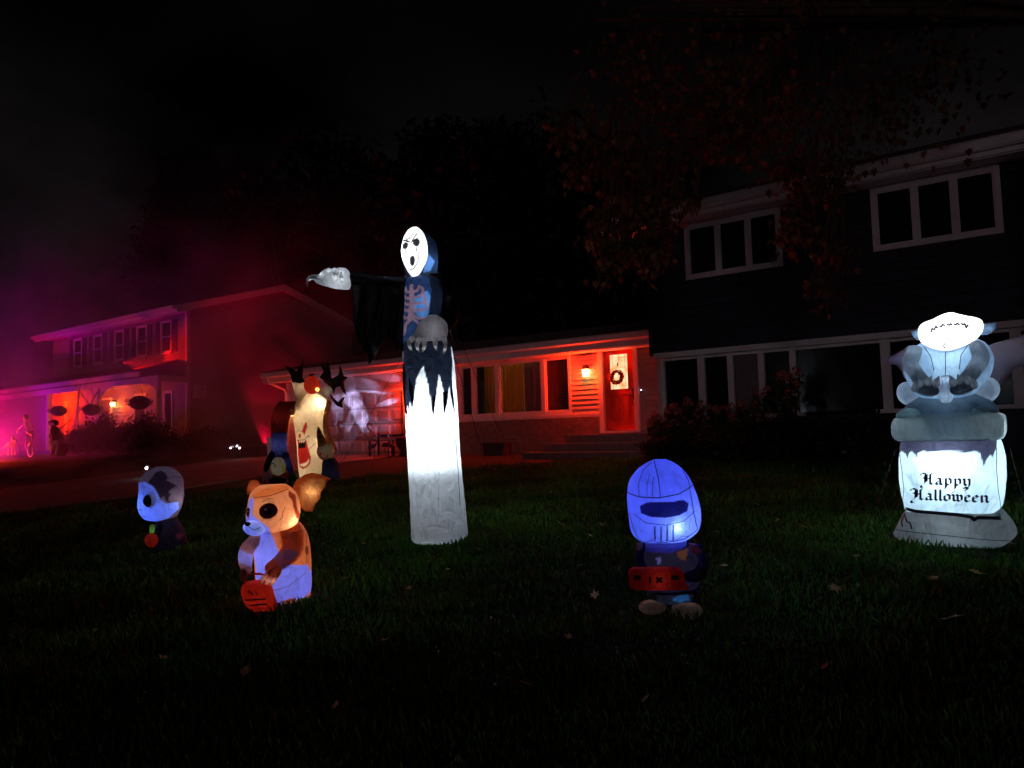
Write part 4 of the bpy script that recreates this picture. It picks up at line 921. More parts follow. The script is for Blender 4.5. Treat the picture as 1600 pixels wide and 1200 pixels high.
body = R.loft('body', [(847, 652, 722, .20), (843, 645, 731, .27), (835, 643, 731, .30), (790, 641, 727, .31), (720, 637, 720, .30), (650, 633, 716, .29), (575, 630, 711, .28), (540, 628.5, 706, .27), (500, 627.5, 702, .25), (455, 627.5, 698, .23), (436, 630, 692, .20), (428, 640, 682, .14)],
              WHT, [('poly', robe, DK), ('poly', mid_front, NV), ('poly', [Z4(*q) for q in [(775, 560), (860, 520), (880, 560), (862, 700), (800, 690), (775, 650)]], (.09, .22, .48)), ('poly', low_front, (.009, .012, .022))]+ribs, res=.010, nseg=150)
R.ink('seam_lines', [body], [([(711, 684), (715, 730), (718, 788)], 1.1), ([(686, 735), (685, 788)], .5)], (.12, .14, .16))
R.lamp(681, 770, .0, 60, COOL, .06, (-.03, -.03, 1, 118, 1.0)); R.lamp(677, 722, -.03, 75, COOL, .06, (-.03, -.03, 1, 112, 1.0)); R.lamp(673, 640, -.03, 15, COOL, .06); R.lamp(684, 795, .04, .45, (.6, .8, 1)); R.lamp(670, 472, -.02, 3.8, (.6, .8, 1)); R.lamp(660, 545, .02, 1.5, COOL)
# raised shreds of the robe hem
for k, pts in enumerate([[(120, 60), (128, 30), (140, 100), (138, 240), (150, 330), (153, 360), (135, 330), (126, 240)], [(160, 120), (190, 190), (192, 250), (182, 300), (170, 260), (160, 200)], [(300, 250), (326, 230), (316, 310), (308, 378)], [(366, 220), (400, 210), (384, 320), (373, 368)], [(418, 150), (432, 240), (441, 350), (426, 300), (414, 220)]]):
    R.plate('robe_shred', [Z5(*q) for q in pts], -.30 if k > 1 else -.27+.05*0, .012, (.02, .025, .04))
# head
face = [Z4(*q) for q in [(780, 92), (815, 100), (842, 130), (857, 180), (859, 250), (845, 320), (820, 375), (790, 412), (765, 420), (745, 400), (728, 360), (708, 300), (692, 250), (690, 215), (702, 160), (730, 110), (755, 95)]]
hood = R.loft('hood', [(432, 640, 668, .08, .17), (425, 634, 680, .15, .17), (405, 629, 684, .20, .17), (385, 626, 684, .21, .17), (365, 628, 680, .18, .17), (354, 636, 668, .10, .15), (350.5, 644, 658, .04, .14)], (.02, .035, .07), [('poly', [Z4(*q) for q in [(855, 240), (905, 295), (880, 360), (830, 375), (850, 300)]], (.12, .24, .5))], res=.008)
ink_ = (.012, .012, .015)
fe = [('poly', [Z4(*q) for q in [(702, 210), (722, 200), (738, 215), (735, 240), (720, 252), (704, 245), (696, 228)]], ink_),
      ('poly', [Z4(*q) for q in [(765, 195), (790, 182), (810, 190), (812, 215), (800, 235), (780, 236), (766, 220)]], ink_),
      ('poly', [Z4(*q) for q in [(745, 310), (760, 294), (778, 300), (782, 322), (775, 350), (758, 362), (744, 345)]], ink_)]
fl = [([(722, 250), (720, 280)], 1.2), ([(788, 236), (790, 262), (805, 285), (803, 320), (790, 350), (770, 378), (748, 380)], 1.0), ([(783, 255), (800, 262), (808, 240)], .8), ([(698, 186), (722, 193), (742, 206)], 2.4), ([(718, 175), (732, 190), (742, 180)], 1.2), ([(745, 210), (750, 190), (742, 168)], 1.), ([(752, 215), (770, 195), (800, 182)], 1.6), ([(762, 200), (775, 175), (792, 150)], 1.2), ([(748, 190), (760, 160), (775, 152)], .7),
      ([(700, 262), (712, 285), (718, 310)], .9), ([(728, 330), (738, 362)], .7), ([(700, 300), (715, 330)], .7)]
mask_ = R.ell('face', *Z4(775, 256), 20.8, 41, .13, (.88, .89, .90), fe, y=-.13, rot=-2, n=130, mm=110)
# shape the mask outline: narrow the chin
me = mask_.data; cz = R.L(*Z4(775, 256))
for vv in me.vertices:
    t = (vv.co.z-cz[1])/(41/R.s); 
    if t < 0: vv.co.x = cz[0]+(vv.co.x-cz[0])*(1-.38*(-t)**1.5)-.0*t
R.ink('face_lines', [mask_], [([Z4(*q) for q in l], w*1.15) for l, w in fl], (.004, .004, .005))
R.lamp(647, 392, -.10, 4.6, (1, 1, 1), .04); R.lamp(668, 402, .12, 2.5, (.6, .78, 1), .02)
# shoulders, arms, hands
R.plate('cape', [Z4(*q) for q in [(690, 395), (760, 425), (880, 380), (965, 385), (985, 500), (1000, 640), (1018, 800), (1018, 870), (1015, 900), (960, 880), (930, 700), (905, 500), (880, 430), (700, 410)]], -.05, .16, (.006, .007, .010), folds=.02)
R.tube('raised_arm', [(640, 440, -.02, 11), (600, 437, -.10, 9), (570, 434, -.16, 9), (549, 434, -.2, 11)], (.022, .03, .045), m='fab')
R.plate('hanging_sleeve', [(551, 428), (640, 436), (632, 500), (632, 548), (620, 545), (605, 520), (594, 538), (585, 560), (577, 568), (574, 552), (560, 530), (553, 500), (551, 460)], -.10, .05, (.005, .005, .006), folds=.03)
h1 = R.loft('pointing_hand', [(453, 538, 548, .03, -.24), (450, 522, 550, .07, -.24), (443, 500, 551, .10, -.24), (436, 496, 551, .11, -.24), (430, 502, 551, .10, -.24), (424, 514, 547, .07, -.24), (420, 524, 542, .03, -.24)], (.36, .38, .40), res=.006, nseg=60)
R.glow(R.tube('finger', [(506, 438, -.28, 6), (496, 435, -.30, 4.2), (489, 438, -.31, 2.8), (486.5, 445, -.31, 1.6), (488, 451, -.31, .6)], (.42, .43, .45)), .25, WHT, 2)
for q in ([(520, 425, -.33, 3), (512, 430, -.35, 3), (506, 437, -.35, 2.4)], [(532, 426, -.33, 4), (529, 433, -.36, 4), (531, 441, -.35, 3)], [(540, 428, -.33, 3.4), (538, 436, -.36, 3.4), (540, 444, -.34, 2.6)]): R.glow(R.tube('finger', q, (.34, .36, .38)), .2, WHT, 2)
R.lamp(532, 437, -.24, 1.5, (.9, .95, 1), .02)
R.tube('bent_arm', [(690, 440, .0, 13), (702, 475, -.12, 13), (700, 500, -.24, 14), (692, 510, -.32, 14)], (.014, .016, .024))
h2 = R.loft('drooping_hand', [(537, 650, 694, .05, -.42), (530, 646, 698, .08, -.42), (520, 651, 699.5, .10, -.42), (510, 657, 697, .10, -.41), (503, 664, 690, .08, -.40), (498, 671, 682, .03, -.40)], (.27, .26, .28), res=.006, nseg=60)
for q in ([(646, 534, -.44, 4.5), (641, 541, -.46, 3.2), (643, 549, -.46, 2.4), (646, 554, -.45, .8)], [(656, 536, -.48, 4), (653, 546, -.5, 3), (656, 556, -.49, 1)], [(664, 537, -.49, 4.4), (664, 547, -.5, 3.4), (661, 555, -.49, 1.2)], [(680, 537, -.49, 4.2), (680, 546, -.5, 3), (682, 553, -.49, 1)], [(693, 535, -.46, 4.4), (696, 545, -.47, 3), (693, 556, -.46, 2), (692, 558, -.45, .8)]): R.glow(R.tube('finger', q, (.27, .26, .27)), .07, WHT, 2)
R.lamp(676, 522, -.42, .5, (.9, .9, 1), .02)
R.plate('scythe_tip', [(700, 482), (704, 500), (705, 528), (701, 520), (698, 500)], -.2, .02, (.35, .45, .6), m='cloth')
# guy ropes staked in the lawn
for (a, yy, e) in (((633, 545), 0, onG(520, 745)), ((706, 500), 0, onG(815, 742)), ((706, 540), 0, onG(775, 770))):
    o = MB(); u = R.L(*a); inv = R.root.matrix_basis.inverted() if False else (Matrix.Translation(R.loc) @ Matrix.Rotation(R.root.rotation_euler.z, 4, 'Z')).inverted()
    e2 = inv @ e; o.tube([(u[0], 0, u[1]), tuple((Vector((u[0], 0, u[1]))+e2)/2+Vector((0, 0, -.06))), tuple(e2)], .0035, 4); o.build('guy_rope', M['rope'], R.root)
    MB().tube([tuple(e2+Vector((0, 0, -.05))), tuple(e2+Vector((0, 0, .07)))], .007, 5).build('stake', M['dark'], R.root)

# ---------------------------------------------------------------- gargoyle tombstone
G = Inf('gargoyle_tombstone_inflatable', 1490, 846, 'pale gargoyle crouching on a glowing Happy Halloween tombstone inflatable at right', 'inflatable')
things_xy.append((G.loc.x, G.loc.y+.1, .40)); things_xy.append((G.loc.x+.25, G.loc.y+.12, .33)); things_xy.append((G.loc.x-.25, G.loc.y+.08, .33))
Z8 = lambda x, y: (1360+x/3, 470+y/3); ZT = lambda x, y: (1400+x/8, 710+y/8)
YW = radians(-9); GR = (.30, .33, .36)
base_ = G.loft('base_block', [(850, 1425, 1550, .22), (846, 1410, 1566, .30), (836, 1398, 1581, .34), (828, 1400, 1583, .34), (815, 1406, 1578, .33), (800, 1415, 1566, .31), (795, 1422, 1560, .27), (793, 1440, 1545, .18)], (.34, .37, .39), power=5.5, yaw=YW, res=.008, nseg=160)
tomb = G.loft('tombstone', [(801, 1430, 1548, .25), (797, 1418, 1556, .29), (785, 1414, 1563, .31), (750, 1407, 1567, .32), (715, 1406, 1566, .31), (690, 1409, 1559, .30), (682, 1415, 1553, .28)], (.66, .82, .90), [
    ('poly', [Z8(*q) for q in [(120, 600), (152, 660), (160, 690), (162, 712), (172, 700), (180, 705), (190, 712), (200, 735), (204, 710), (215, 700), (228, 712), (235, 730), (242, 708), (262, 700), (300, 705), (330, 698), (365, 702), (395, 715), (405, 718), (416, 738), (425, 712), (440, 708), (468, 700), (485, 712), (492, 735), (500, 770), (510, 740), (524, 718), (534, 728), (540, 708), (548, 690), (552, 655), (552, 600)]], (.05, .05, .085))], power=7, yaw=YW, res=.008, nseg=200)
cap_ = G.loft('cap_slab', [(690, 1420, 1550, .27), (687, 1402, 1563, .33), (678, 1394, 1568, .36), (662, 1393, 1568, .36), (652, 1397, 1566, .35), (647, 1410, 1556, .30), (645, 1430, 1540, .2)], (.30, .36, .36), power=5, yaw=YW, res=.007, nseg=160)
low = G.ell('lower_body', 1482, 648, 66, 38, .27, (.24, .32, .42), n=110, mm=60)
G.ell('haunch', 1425, 612, 17, 20, .16, (.24, .29, .38), y=.05, rot=20); G.ell('haunch', 1532, 612, 17, 20, .16, (.24, .29, .36), y=.05, rot=-20)
chest = G.loft('torso', [(628, 1455, 1502, .12, -.05), (618, 1440, 1515, .2, -.03), (595, 1424, 1534, .25), (570, 1416, 1541, .26), (552, 1419, 1537, .25), (538, 1432, 1528, .22), (528, 1450, 1510, .15), (524, 1462, 1498, .08)], (.30, .44, .60), [('poly', [Z8(*q) for q in [(240, 225), (280, 260), (300, 330), (300, 460), (395, 460), (400, 300), (440, 235), (345, 255)]], (.42, .58, .72))], res=.008)
G.glow(G.ell('foot', 1428, 648, 19, 12, .10, (.45, .60, .63), y=-.17), .8); G.glow(G.ell('foot', 1524, 648, 20, 12, .10, (.45, .58, .60), y=-.17), .8)
for sx in (-1, 1):
    X = lambda x: 1475+sx*(x-1475) if sx > 0 else 1475-(x-1475)
    G.tube('arm', [(X(1516), 548, -.16, 13), (X(1522), 565, -.22, 12), (X(1512), 585, -.28, 11), (X(1498), 604, -.32, 11)], (.16, .20, .25)); G.glow(G.parts['arm'], 1.0, COOL, 3)
    hd_ = G.glow(G.ell('hand', X(1499), 608, 18, 11, .09, (.17, .20, .24), y=-.34, rot=sx*20), .35)
    for j, (fx, fy) in enumerate(((1485, 598), (1495, 597), (1505, 598), (1513, 603))): G.glow(G.tube('finger', [(X(fx+1), fy+5, -.40, 5), (X(fx), fy-1, -.42, 4.2), (X(fx-2), fy-5, -.42, 2.2), (X(fx-3), fy-8, -.42, .6)], (.14, .16, .20), res=.008, nseg=14), .05)
G.tube('tail', [(1477, 595, -.24, 9), (1477, 610, -.30, 9), (1477, 624, -.30, 9)], (.20, .26, .34)); G.glow(G.parts['tail'], .6, COOL, 2)
head = G.loft('head', [(554, 1474, 1486, .05, -.17), (546, 1456, 1501, .14, -.16), (532, 1442, 1519, .22, -.14), (516, 1438, 1526, .24, -.1), (504, 1442, 1522, .21, -.1), (498, 1458, 1505, .14, -.12), (492.5, 1470, 1490, .07, -.14), (490.5, 1476, 1486, .03, -.14)], (.88, .89, .90), res=.006, nseg=130)
G.ink('fangs', [head], [([Z8(290, 155), Z8(293, 135), Z8(303, 145), Z8(308, 128), Z8(316, 138)], 2.4), ([Z8(322, 128), Z8(332, 134), Z8(334, 122), Z8(345, 130)], 2.4), ([Z8(352, 124), Z8(362, 130), Z8(366, 121), Z8(374, 131)], 2.4), ([Z8(380, 124), Z8(388, 132), Z8(393, 122), Z8(402, 134)], 2.4), ([Z8(408, 124), Z8(416, 134), Z8(422, 126), Z8(428, 148), Z8(436, 132)], 2.4), ([Z8(364, 88), Z8(365, 104)], 1.2), ([Z8(345, 210), Z8(340, 222), Z8(347, 232)], 1.6)])
G.glow(G.plate('ear', [(1440, 511), (1428, 513), (1431, 522), (1438, 528), (1443, 525)], -.05, .05, (.22, .34, .5), m='fab'), .05); G.glow(G.plate('ear', [(1524, 511), (1545, 510), (1541, 520), (1532, 528), (1523, 527)], -.05, .05, (.22, .34, .5), m='fab'), .05)
G.ink('seam_lines', [chest, tomb, base_, cap_, low], [([Z8(348, 250), Z8(349, 330), Z8(347, 468)], 1.2), ([Z8(262, 215), Z8(290, 265), Z8(303, 330)], 1.2), ([Z8(440, 215), Z8(410, 265), Z8(403, 330)], 1.2), ([Z8(165, 715), Z8(176, 790), Z8(185, 880), Z8(178, 960)], 1.0), ([Z8(548, 690), Z8(548, 780), Z8(556, 880), Z8(577, 990)], 1.0), ([Z8(112, 1068), Z8(300, 1078), Z8(480, 1088), Z8(652, 1094)], 1.0), ([Z8(576, 560), Z8(578, 640)], 1.1),
      ([ZT(190, 730), ZT(160, 790), ZT(150, 840), ZT(165, 890)], 2.2), ([ZT(185, 750), ZT(215, 825), ZT(250, 835), ZT(260, 875), ZT(270, 910)], 2.2), ([Z8(180, 540), Z8(165, 520), Z8(205, 500)], 1.6)], (.03, .04, .06))
G.ink('crack_line', [tomb, base_], [([ZT(120, 660), ZT(220, 672), ZT(300, 690), ZT(500, 700), ZT(760, 712), ZT(900, 735), ZT(920, 765), ZT(960, 735), ZT(1100, 735), ZT(1195, 740)], 5), ([ZT(1150, 690), ZT(1190, 725)], 6)], (.02, .025, .045))
GL = {'H': (1.3, [[(-.10, 1.30), (-.02, 1.6), (.15, 1.68), (.32, 1.55)], [(.40, 1.62), (.36, 1.3), (.36, .25), (.18, .0)], [(.52, 1.5), (.52, .4)], [(.30, .15), (.08, -.02), (-.08, -.25), (.0, -.5), (.2, -.45)], [(.15, 1.02), (.36, .92)], [(.52, .80), (.66, .95), (.80, .86)], [(.78, 1.5), (.92, 1.66), (1.02, 1.55)], [(.86, 1.6), (.86, .2), (1.05, .0)]]),
      'a': (.86, [[(.1, .8), (.3, 1), (.55, .85), (.55, .15), (.72, .02)], [(.55, .62), (.2, .48), (.12, .2), (.28, .02), (.55, .2)]]),
      'p': (.90, [[(.02, .85), (.2, 1), (.22, .8), (.22, -.4), (.1, -.6)], [(.22, .82), (.48, 1), (.68, .8), (.68, .2), (.48, 0), (.22, .14)]]),
      'y': (.86, [[(.05, 1), (.18, .85), (.18, .22), (.36, 0), (.6, .22)], [(.5, 1.02), (.64, .85), (.64, .05), (.5, -.28), (.2, -.4), (.12, -.28), (.3, -.22), (.5, -.42), (.42, -.62), (.2, -.6)]]),
      'l': (.46, [[(.02, 1.5), (.16, 1.66), (.18, 1.4), (.18, .15), (.34, .02)]]),
      'o': (.80, [[(.38, 1), (.14, .8), (.14, .2), (.38, 0), (.62, .2), (.62, .8), (.38, 1)]]),
      'w': (1.15, [[(.0, 1.1), (.12, 1.35), (.3, 1.4)], [(.02, 1), (.2, .85), (.2, .2), (.38, .02), (.56, .2)], [(.44, 1), (.58, .85), (.58, .18), (.74, .0), (.96, .2), (.96, .75), (.80, 1)]]),
      'e': (.72, [[(.16, .48), (.58, .72), (.38, 1), (.14, .78), (.14, .2), (.36, 0), (.6, .16)]]),
      'n': (.90, [[(.02, .85), (.18, 1), (.22, .8), (.22, .12), (.32, .02)], [(.22, .8), (.48, 1), (.66, .82), (.66, .15), (.82, .02)]])}
def write(word, x0, x1, base_y, unit, slope=.0):
    tot = sum(GL[c][0] for c in word); sx = (x1-x0)/tot; x = x0; out = []
    for c in word:
        for stl in GL[c][1]: out.append(([(x+q[0]*sx, base_y-q[1]*unit+slope*(x+q[0]*sx-x0)) for q in stl], 3.7))
        x += GL[c][0]*sx
    return out
G.ink('lettering', [tomb], write('Happy', 1446, 1512, 754, 10.2, .02)+write('Halloween', 1433, 1534, 778, 10.2, .015), (.01, .02, .05), nib=(.80, -.60))
G.plate('wing', [(1440, 540), (1422, 528), (1405, 540), (1391, 547), (1392, 557), (1405, 561), (1412, 572), (1416, 585), (1430, 575), (1440, 600)], .35, .08, (.42, .32, .46))
G.plate('wing', [(1520, 545), (1545, 535), (1575, 528), (1625, 505), (1640, 512), (1610, 540), (1590, 570), (1570, 580), (1556, 600), (1545, 615), (1530, 612), (1520, 580)], .35, .08, (.42, .34, .40))
G.lamp(1483, 722, -.08, 18, COOL, .04); G.lamp(1483, 770, .05, 1.6, COOL); G.lamp(1482, 520, -.12, 9, (1, 1, 1), .04); G.lamp(1478, 560, -.05, 5.5, (.75, .9, 1)); G.lamp(1484, 650, -.05, 5, COOL); G.lamp(1430, 668, -.05, 2.4, COOL); G.lamp(1484, 672, -.1, 2.4, COOL); G.lamp(1540, 668, -.05, 2.4, COOL); G.lamp(1490, 822, 0, 3.2, COOL); G.lamp(1425, 612, .05, 1.0, COOL); G.lamp(1532, 612, .05, 1.0, COOL);

# ---------------------------------------------------------------- blue helmeted figure (plain stand-in)
B = Inf('helmeted_figure_inflatable', 1048, 957, 'small inflatable figure with big glowing blue helmet holding a red box', 'inflatable')
things_xy.append((B.loc.x, B.loc.y+.05, .2))
ZM = lambda x, y: (940+x/4.138, 690+y/4.138)
BL = (.30, .34, .95)
helm = B.loft('helmet', [(848, 1006, 1062, .13, 0), (842, 995, 1076, .19), (830, 986, 1090, .23), (812, 983, 1094, .245), (795, 981, 1093, .25), (770, 979.5, 1086, .25), (750, 984, 1077, .235), (735, 994, 1066, .20), (724, 1009, 1052, .13), (718.5, 1022, 1040, .05)], (.42, .50, .95),
    [('poly', [(1001, 787), (1012, 781), (1030, 780), (1050, 780), (1066, 778), (1074, 784), (1072, 795), (1060, 801), (1040, 804), (1018, 803), (1003, 798)], (.02, .02, .10)),
     ('line', [(1024, 818), (1024, 838)], (.02, .02, .10), 2.5), ('line', [(1033, 818), (1033, 840)], (.02, .02, .10), 2.5), ('line', [(1042, 817), (1042, 840)], (.02, .02, .10), 2.5), ('line', [(1051, 816), (1051, 839)], (.02, .02, .10), 2.5)], res=.004, nseg=300)
B.ink('seam_lines', [helm], [([(980, 768), (1000, 773), (1030, 774), (1060, 769), (1082, 758)], 1.6), ([(1022, 719), (1029, 745), (1032, 773)], 1.3), ([(1000, 772), (999, 752), (1006, 733), (1018, 722)], 1.0), ([(1062, 729), (1074, 750), (1082, 800), (1088, 826)], 1.2), ([(990, 838), (1015, 846), (1045, 842), (1068, 838), (1088, 826)], 1.4), ([(984, 800), (990, 820), (998, 838)], 1.0), ([(1012, 771), (1012, 755), (1016, 738)], .8), ([(1020, 772), (1020, 756), (1022, 742)], .8), ([(992, 800), (1010, 812), (1040, 815), (1066, 810), (1084, 796)], 1.1), ([(1010, 843), (1020, 839), (1030, 843), (1042, 838), (1054, 841), (1064, 833), (1076, 834)], .9)], (.02, .02, .10))
B.loft('neck', [(860, 1006, 1070, .15), (852, 1008, 1072, .16), (842, 1010, 1072, .16)], (.5, .55, .9))
B.loft('torso', [(925, 1010, 1085, .12), (910, 1004, 1092, .16), (890, 1000, 1098, .18), (870, 1000, 1096, .17), (856, 1008, 1080, .13), (851, 1020, 1065, .08)], (.035, .03, .06), [('poly', [(1056, 855), (1074, 855), (1070, 872), (1058, 866)], (.25, .09, .03)), ('poly', [(1026, 868), (1031, 865), (1033, 873), (1029, 877)], (.3, .3, .6))], m='fab')
B.tube('arm', [(1004, 858, -.02, 9), (1000, 872, -.08, 8), (1004, 884, -.16, 7)], (.04, .04, .09)); B.tube('arm', [(1086, 860, -.02, 12), (1094, 878, -.05, 12), (1086, 893, -.13, 10), (1074, 893, -.2, 8)], (.06, .06, .16))
B.plate('shoulder_patch', [(1074, 845), (1084, 846), (1094, 858), (1088, 864), (1078, 858)], -.13, .04, (.60, .16, .20)); B.plate('shoulder_patch', [(996, 846), (1004, 843), (1006, 850), (1000, 858), (995, 854)], -.13, .03, (.40, .44, .58))
bx = B.loft('red_box', [(911, 1010, 1073, .02, -.24), (908, 989, 1073, .05, -.24), (896, 986, 1067, .06, -.24), (884, 985, 1066, .06, -.24), (879, 990, 1060, .05, -.24)], (.60, .03, .02), power=6, yaw=radians(6))
B.ink('printed_blocks', [bx], [([(993, 890), (1004, 891)], 8), ([(1017, 889), (1017, 898)], 4), ([(1026, 890), (1035, 898)], 4), ([(1035, 890), (1026, 898)], 4), ([(1048, 891), (1060, 891)], 7)], (.06, .01, .01))
B.loft('hips', [(940, 1022, 1088, .10), (928, 1020, 1088, .13), (915, 1020, 1086, .12)], (.03, .035, .06), [('poly', [(1048, 931), (1062, 923), (1074, 922), (1076, 932), (1062, 936)], (.05, .25, .6)), ('line', [(1030, 918), (1062, 918)], (.35, .3, .4), 3)])
B.tube('leg', [(1030, 928, 0, 12), (1028, 945, -.02, 11)], (.10, .11, .14)); B.tube('leg', [(1078, 930, 0, 13), (1078, 945, -.02, 12)], (.11, .11, .14))
B.ell('boot', 1020, 946, 21, 10, .13, (.20, .15, .14), y=-.06); B.ell('boot', 1072, 949, 24, 12, .14, (.20, .15, .14), y=-.08)
B.lamp(1054, 818, -.20, .55, (.45, .70, 1), .012); B.lamp(1040, 785, .0, 2.5, (.13, .15, 1), .03); B.lamp(1062, 812, -.08, 1.1, (.35, .50, 1), .03); B.lamp(1040, 851, 0, .8, (.10, .13, 1)); B.lamp(1050, 882, 0, .8, (.8, .8, 1)); B.lamp(1030, 895, -.24, .08, (1, .9, .9)); B.lamp(1054, 928, 0, .5, (.8, .8, 1)); B.lamp(1072, 949, -.08, .12, (1, .9, .9)); B.lamp(1020, 946, -.06, .10, (1, .9, .9))

# ---------------------------------------------------------------- big eared fox (plain stand-in)
F_ = Inf('fox_inflatable', 436, 938, 'small orange and white big eared animal inflatable carrying a red treat bucket', 'inflatable')
things_xy.append((F_.loc.x, F_.loc.y+.05, .24))
ZG = lambda x, y: (380+x/5.714, 740+y/5.714)
OR = (.70, .20, .05); WB = (.22, .28, .90)
fb = F_.loft('body', [(940, 405, 478, .14), (934, 400, 483, .20), (915, 400, 485, .22), (890, 400, 485, .23), (865, 398, 484, .22), (840, 400, 480, .20), (822, 410, 470, .15), (815, 420, 460, .09)], OR,
   [('poly', [ZG(*q) for q in [(100, 520), (250, 500), (320, 680), (260, 800), (130, 860), (95, 600)]], WB), ('poly', [ZG(*q) for q in [(120, 870), (300, 760), (420, 790), (560, 815), (600, 900), (600, 1050), (560, 1090), (300, 1140), (150, 1100)]], WB), ('poly', [ZG(*q) for q in [(540, 660), (570, 650), (575, 720), (555, 735), (538, 700)]], (.25, .05, .02)), ('poly', [ZG(*q) for q in [(330, 1105), (400, 1085), (460, 1080), (440, 1110), (380, 1130)]], (.5, .12, .04))], res=.006, nseg=150)
fh = F_.loft('head', [(836, 410, 440, .07), (832, 398, 452, .14), (822, 390, 462, .20, -.02), (808, 387, 467, .22, -.03), (792, 388, 468, .22, -.02), (776, 391, 464, .20), (764, 398, 455, .15), (758, 408, 446, .09)], (.72, .30, .11),
   [('poly', [ZG(*q) for q in [(50, 300), (75, 210), (100, 185), (108, 220), (98, 330), (105, 350), (215, 440), (240, 470), (248, 560), (150, 560), (40, 470)]], WB), ('poly', [ZG(*q) for q in [(90, 190), (180, 130), (330, 100), (420, 130), (390, 150), (280, 180), (180, 210), (100, 210)]], (.72, .22, .05)),
    ('poly', [ZG(*q) for q in [(400, 150), (460, 200), (470, 300), (520, 430), (470, 400), (440, 300), (430, 240), (400, 200)]], (.25, .03, .01))], res=.005, nseg=160)
snout = F_.ell('snout', 401, 820, 17, 12, .13, (.58, .66, .95), [('line', [(393, 816), (400, 821), (409, 818)], (.03, .03, .1), 1.0)], y=-.16, rot=-8)
F_.ell('nose', 391, 812, 4.2, 3.2, .03, (.03, .02, .03), y=-.26, n=24, mm=14)
def eye(cx, cy, rx, ry, y):
    e = F_.ell('eye', cx, cy, rx, ry, .03, (.22, .03, .02), y=y, n=40, mm=24, m='print'); F_.ell('pupil', cx-.5, cy+.3, rx*.55, ry*.58, .032, (.006, .004, .006), y=y-.006, n=30, mm=20, m='print', parent=e); F_.ell('highlight', cx-rx*.25, cy-ry*.3, rx*.16, ry*.16, .012, (.9, .85, .9), y=y-.035, n=12, mm=8, m='print', parent=e)
eye(420.5, 795, 13.5, 12, F_.sy(fh, 420, 795)+.006); eye(391.5, 797, 3.2, 7.5, F_.sy(fh, 391.5, 797)+.004)
F_.plate('ear', [(456, 766), (462, 753), (474, 745), (486, 742), (500, 745), (516, 753), (509, 758), (506, 766), (500, 774), (499, 784), (492, 792), (487, 804), (476, 803), (468, 796), (461, 782)], .02, .09, (.62, .17, .04), m='fab', layers=[('poly', [(470, 760), (484, 752), (500, 753), (508, 755), (500, 770), (494, 786), (486, 800), (474, 798), (466, 786)], (.85, .45, .16))])
F_.plate('ear', [(388, 772), (388, 760), (392, 751), (400, 749), (406, 753), (408, 764), (404, 772)], .04, .07, (.50, .14, .05), m='fab')
F_.ink('seam_lines', [fb, fh], [([ZG(180, 235), ZG(230, 212), ZG(270, 212)], .9), ([ZG(370, 290), ZG(345, 350), ZG(350, 370), ZG(320, 400)], .9), ([ZG(270, 1000), ZG(400, 970), ZG(540, 880)], .8), ([ZG(560, 540), ZG(550, 640), ZG(556, 800)], 1.), ([ZG(110, 200), ZG(250, 185), ZG(400, 140)], 1.1), ([ZG(150, 510), ZG(150, 620)], 1.), ([ZG(360, 560), ZG(420, 530), ZG(550, 515)], .9)], (.10, .03, .02))
F_.tube('arm', [(450, 838, -.12, 14), (452, 858, -.18, 14), (438, 872, -.24, 12), (424, 880, -.28, 10)], (.58, .22, .14), [('poly', [ZG(*q) for q in [(360, 660), (400, 648), (470, 680), (485, 710), (440, 748), (375, 740), (355, 700)]], WB), ('line', [ZG(310, 700), ZG(380, 800)], (.45, .35, .55), 14)])
F_.tube('arm', [(402, 838, -.10, 9), (390, 852, -.16, 11), (388, 868, -.22, 10), (391, 880, -.26, 7)], (.55, .22, .15), [('line', [(378, 858), (400, 868)], (.50, .45, .75), 16)])
F_.ell('hand', 428, 886, 13, 10, .07, (.42, .16, .10), y=-.29, rot=35, n=40, mm=24); F_.glow(F_.parts['hand'], .3, (1, .9, .9)); F_.ell('hand', 386, 886, 6, 10, .06, (.55, .20, .12), y=-.27, n=36, mm=24)
for q in ([(418, 886, -.34, 3.4), (413, 892, -.35, 3), (412, 898, -.34, 2)], [(424, 891, -.34, 3.4), (419, 897, -.35, 3), (417, 902, -.34, 2)], [(430, 894, -.34, 3.2), (425, 900, -.35, 2.6)]): F_.glow(F_.tube('finger', q, (.45, .16, .10), nseg=14), .04)
bk_ = F_.loft('bucket', [(941, 400, 432, .06, -.26), (938, 396, 434, .10, -.26), (925, 386, 431, .12, -.26), (910, 382, 427, .13, -.26), (902, 385, 424, .12, -.26), (898, 390, 418, .09, -.26)], (.62, .04, .015), power=2.8)
hl = [(388, 898), (389, 890), (394, 886), (404, 886), (411, 887), (415, 894), (416, 900)]
F_.tube('bucket_handle', [(x, y, -.28, 1.5) for x, y in hl], (.8, .05, .02), nseg=10, m='cloth')
F_.ink('printed_marks', [bk_], [([(393, 906), (400, 912)], 2.5), ([(403, 907), (405, 913)], 1.5), ([(388, 920), (402, 919), (418, 920)], 2.2), ([(394, 928), (408, 927), (420, 928)], 2.), ([(402, 934), (416, 934)], 1.4)], (.10, .005, .005))
F_.lamp(452, 812, -.13, 1.3, (1, .95, 1), .012); F_.lamp(425, 795, .0, 1.4, (.9, .85, 1), .03); F_.lamp(401, 820, -.16, .9, (.95, .95, 1)); F_.lamp(435, 870, -.02, 2.8, (.8, .78, 1)); F_.lamp(450, 915, 0, 1.6, (.75, .7, 1)); F_.lamp(448, 858, -.17, .35, (.6, .6, 1)); F_.lamp(389, 866, -.18, .35, (.45, .5, 1)); F_.lamp(408, 918, -.26, .35, (1, .6, .6))
F_.lamp(484, 772, .02, .25, (1, .85, .7), .008); F_.lamp(398, 762, .04, .06, (1, .8, .7), .006)

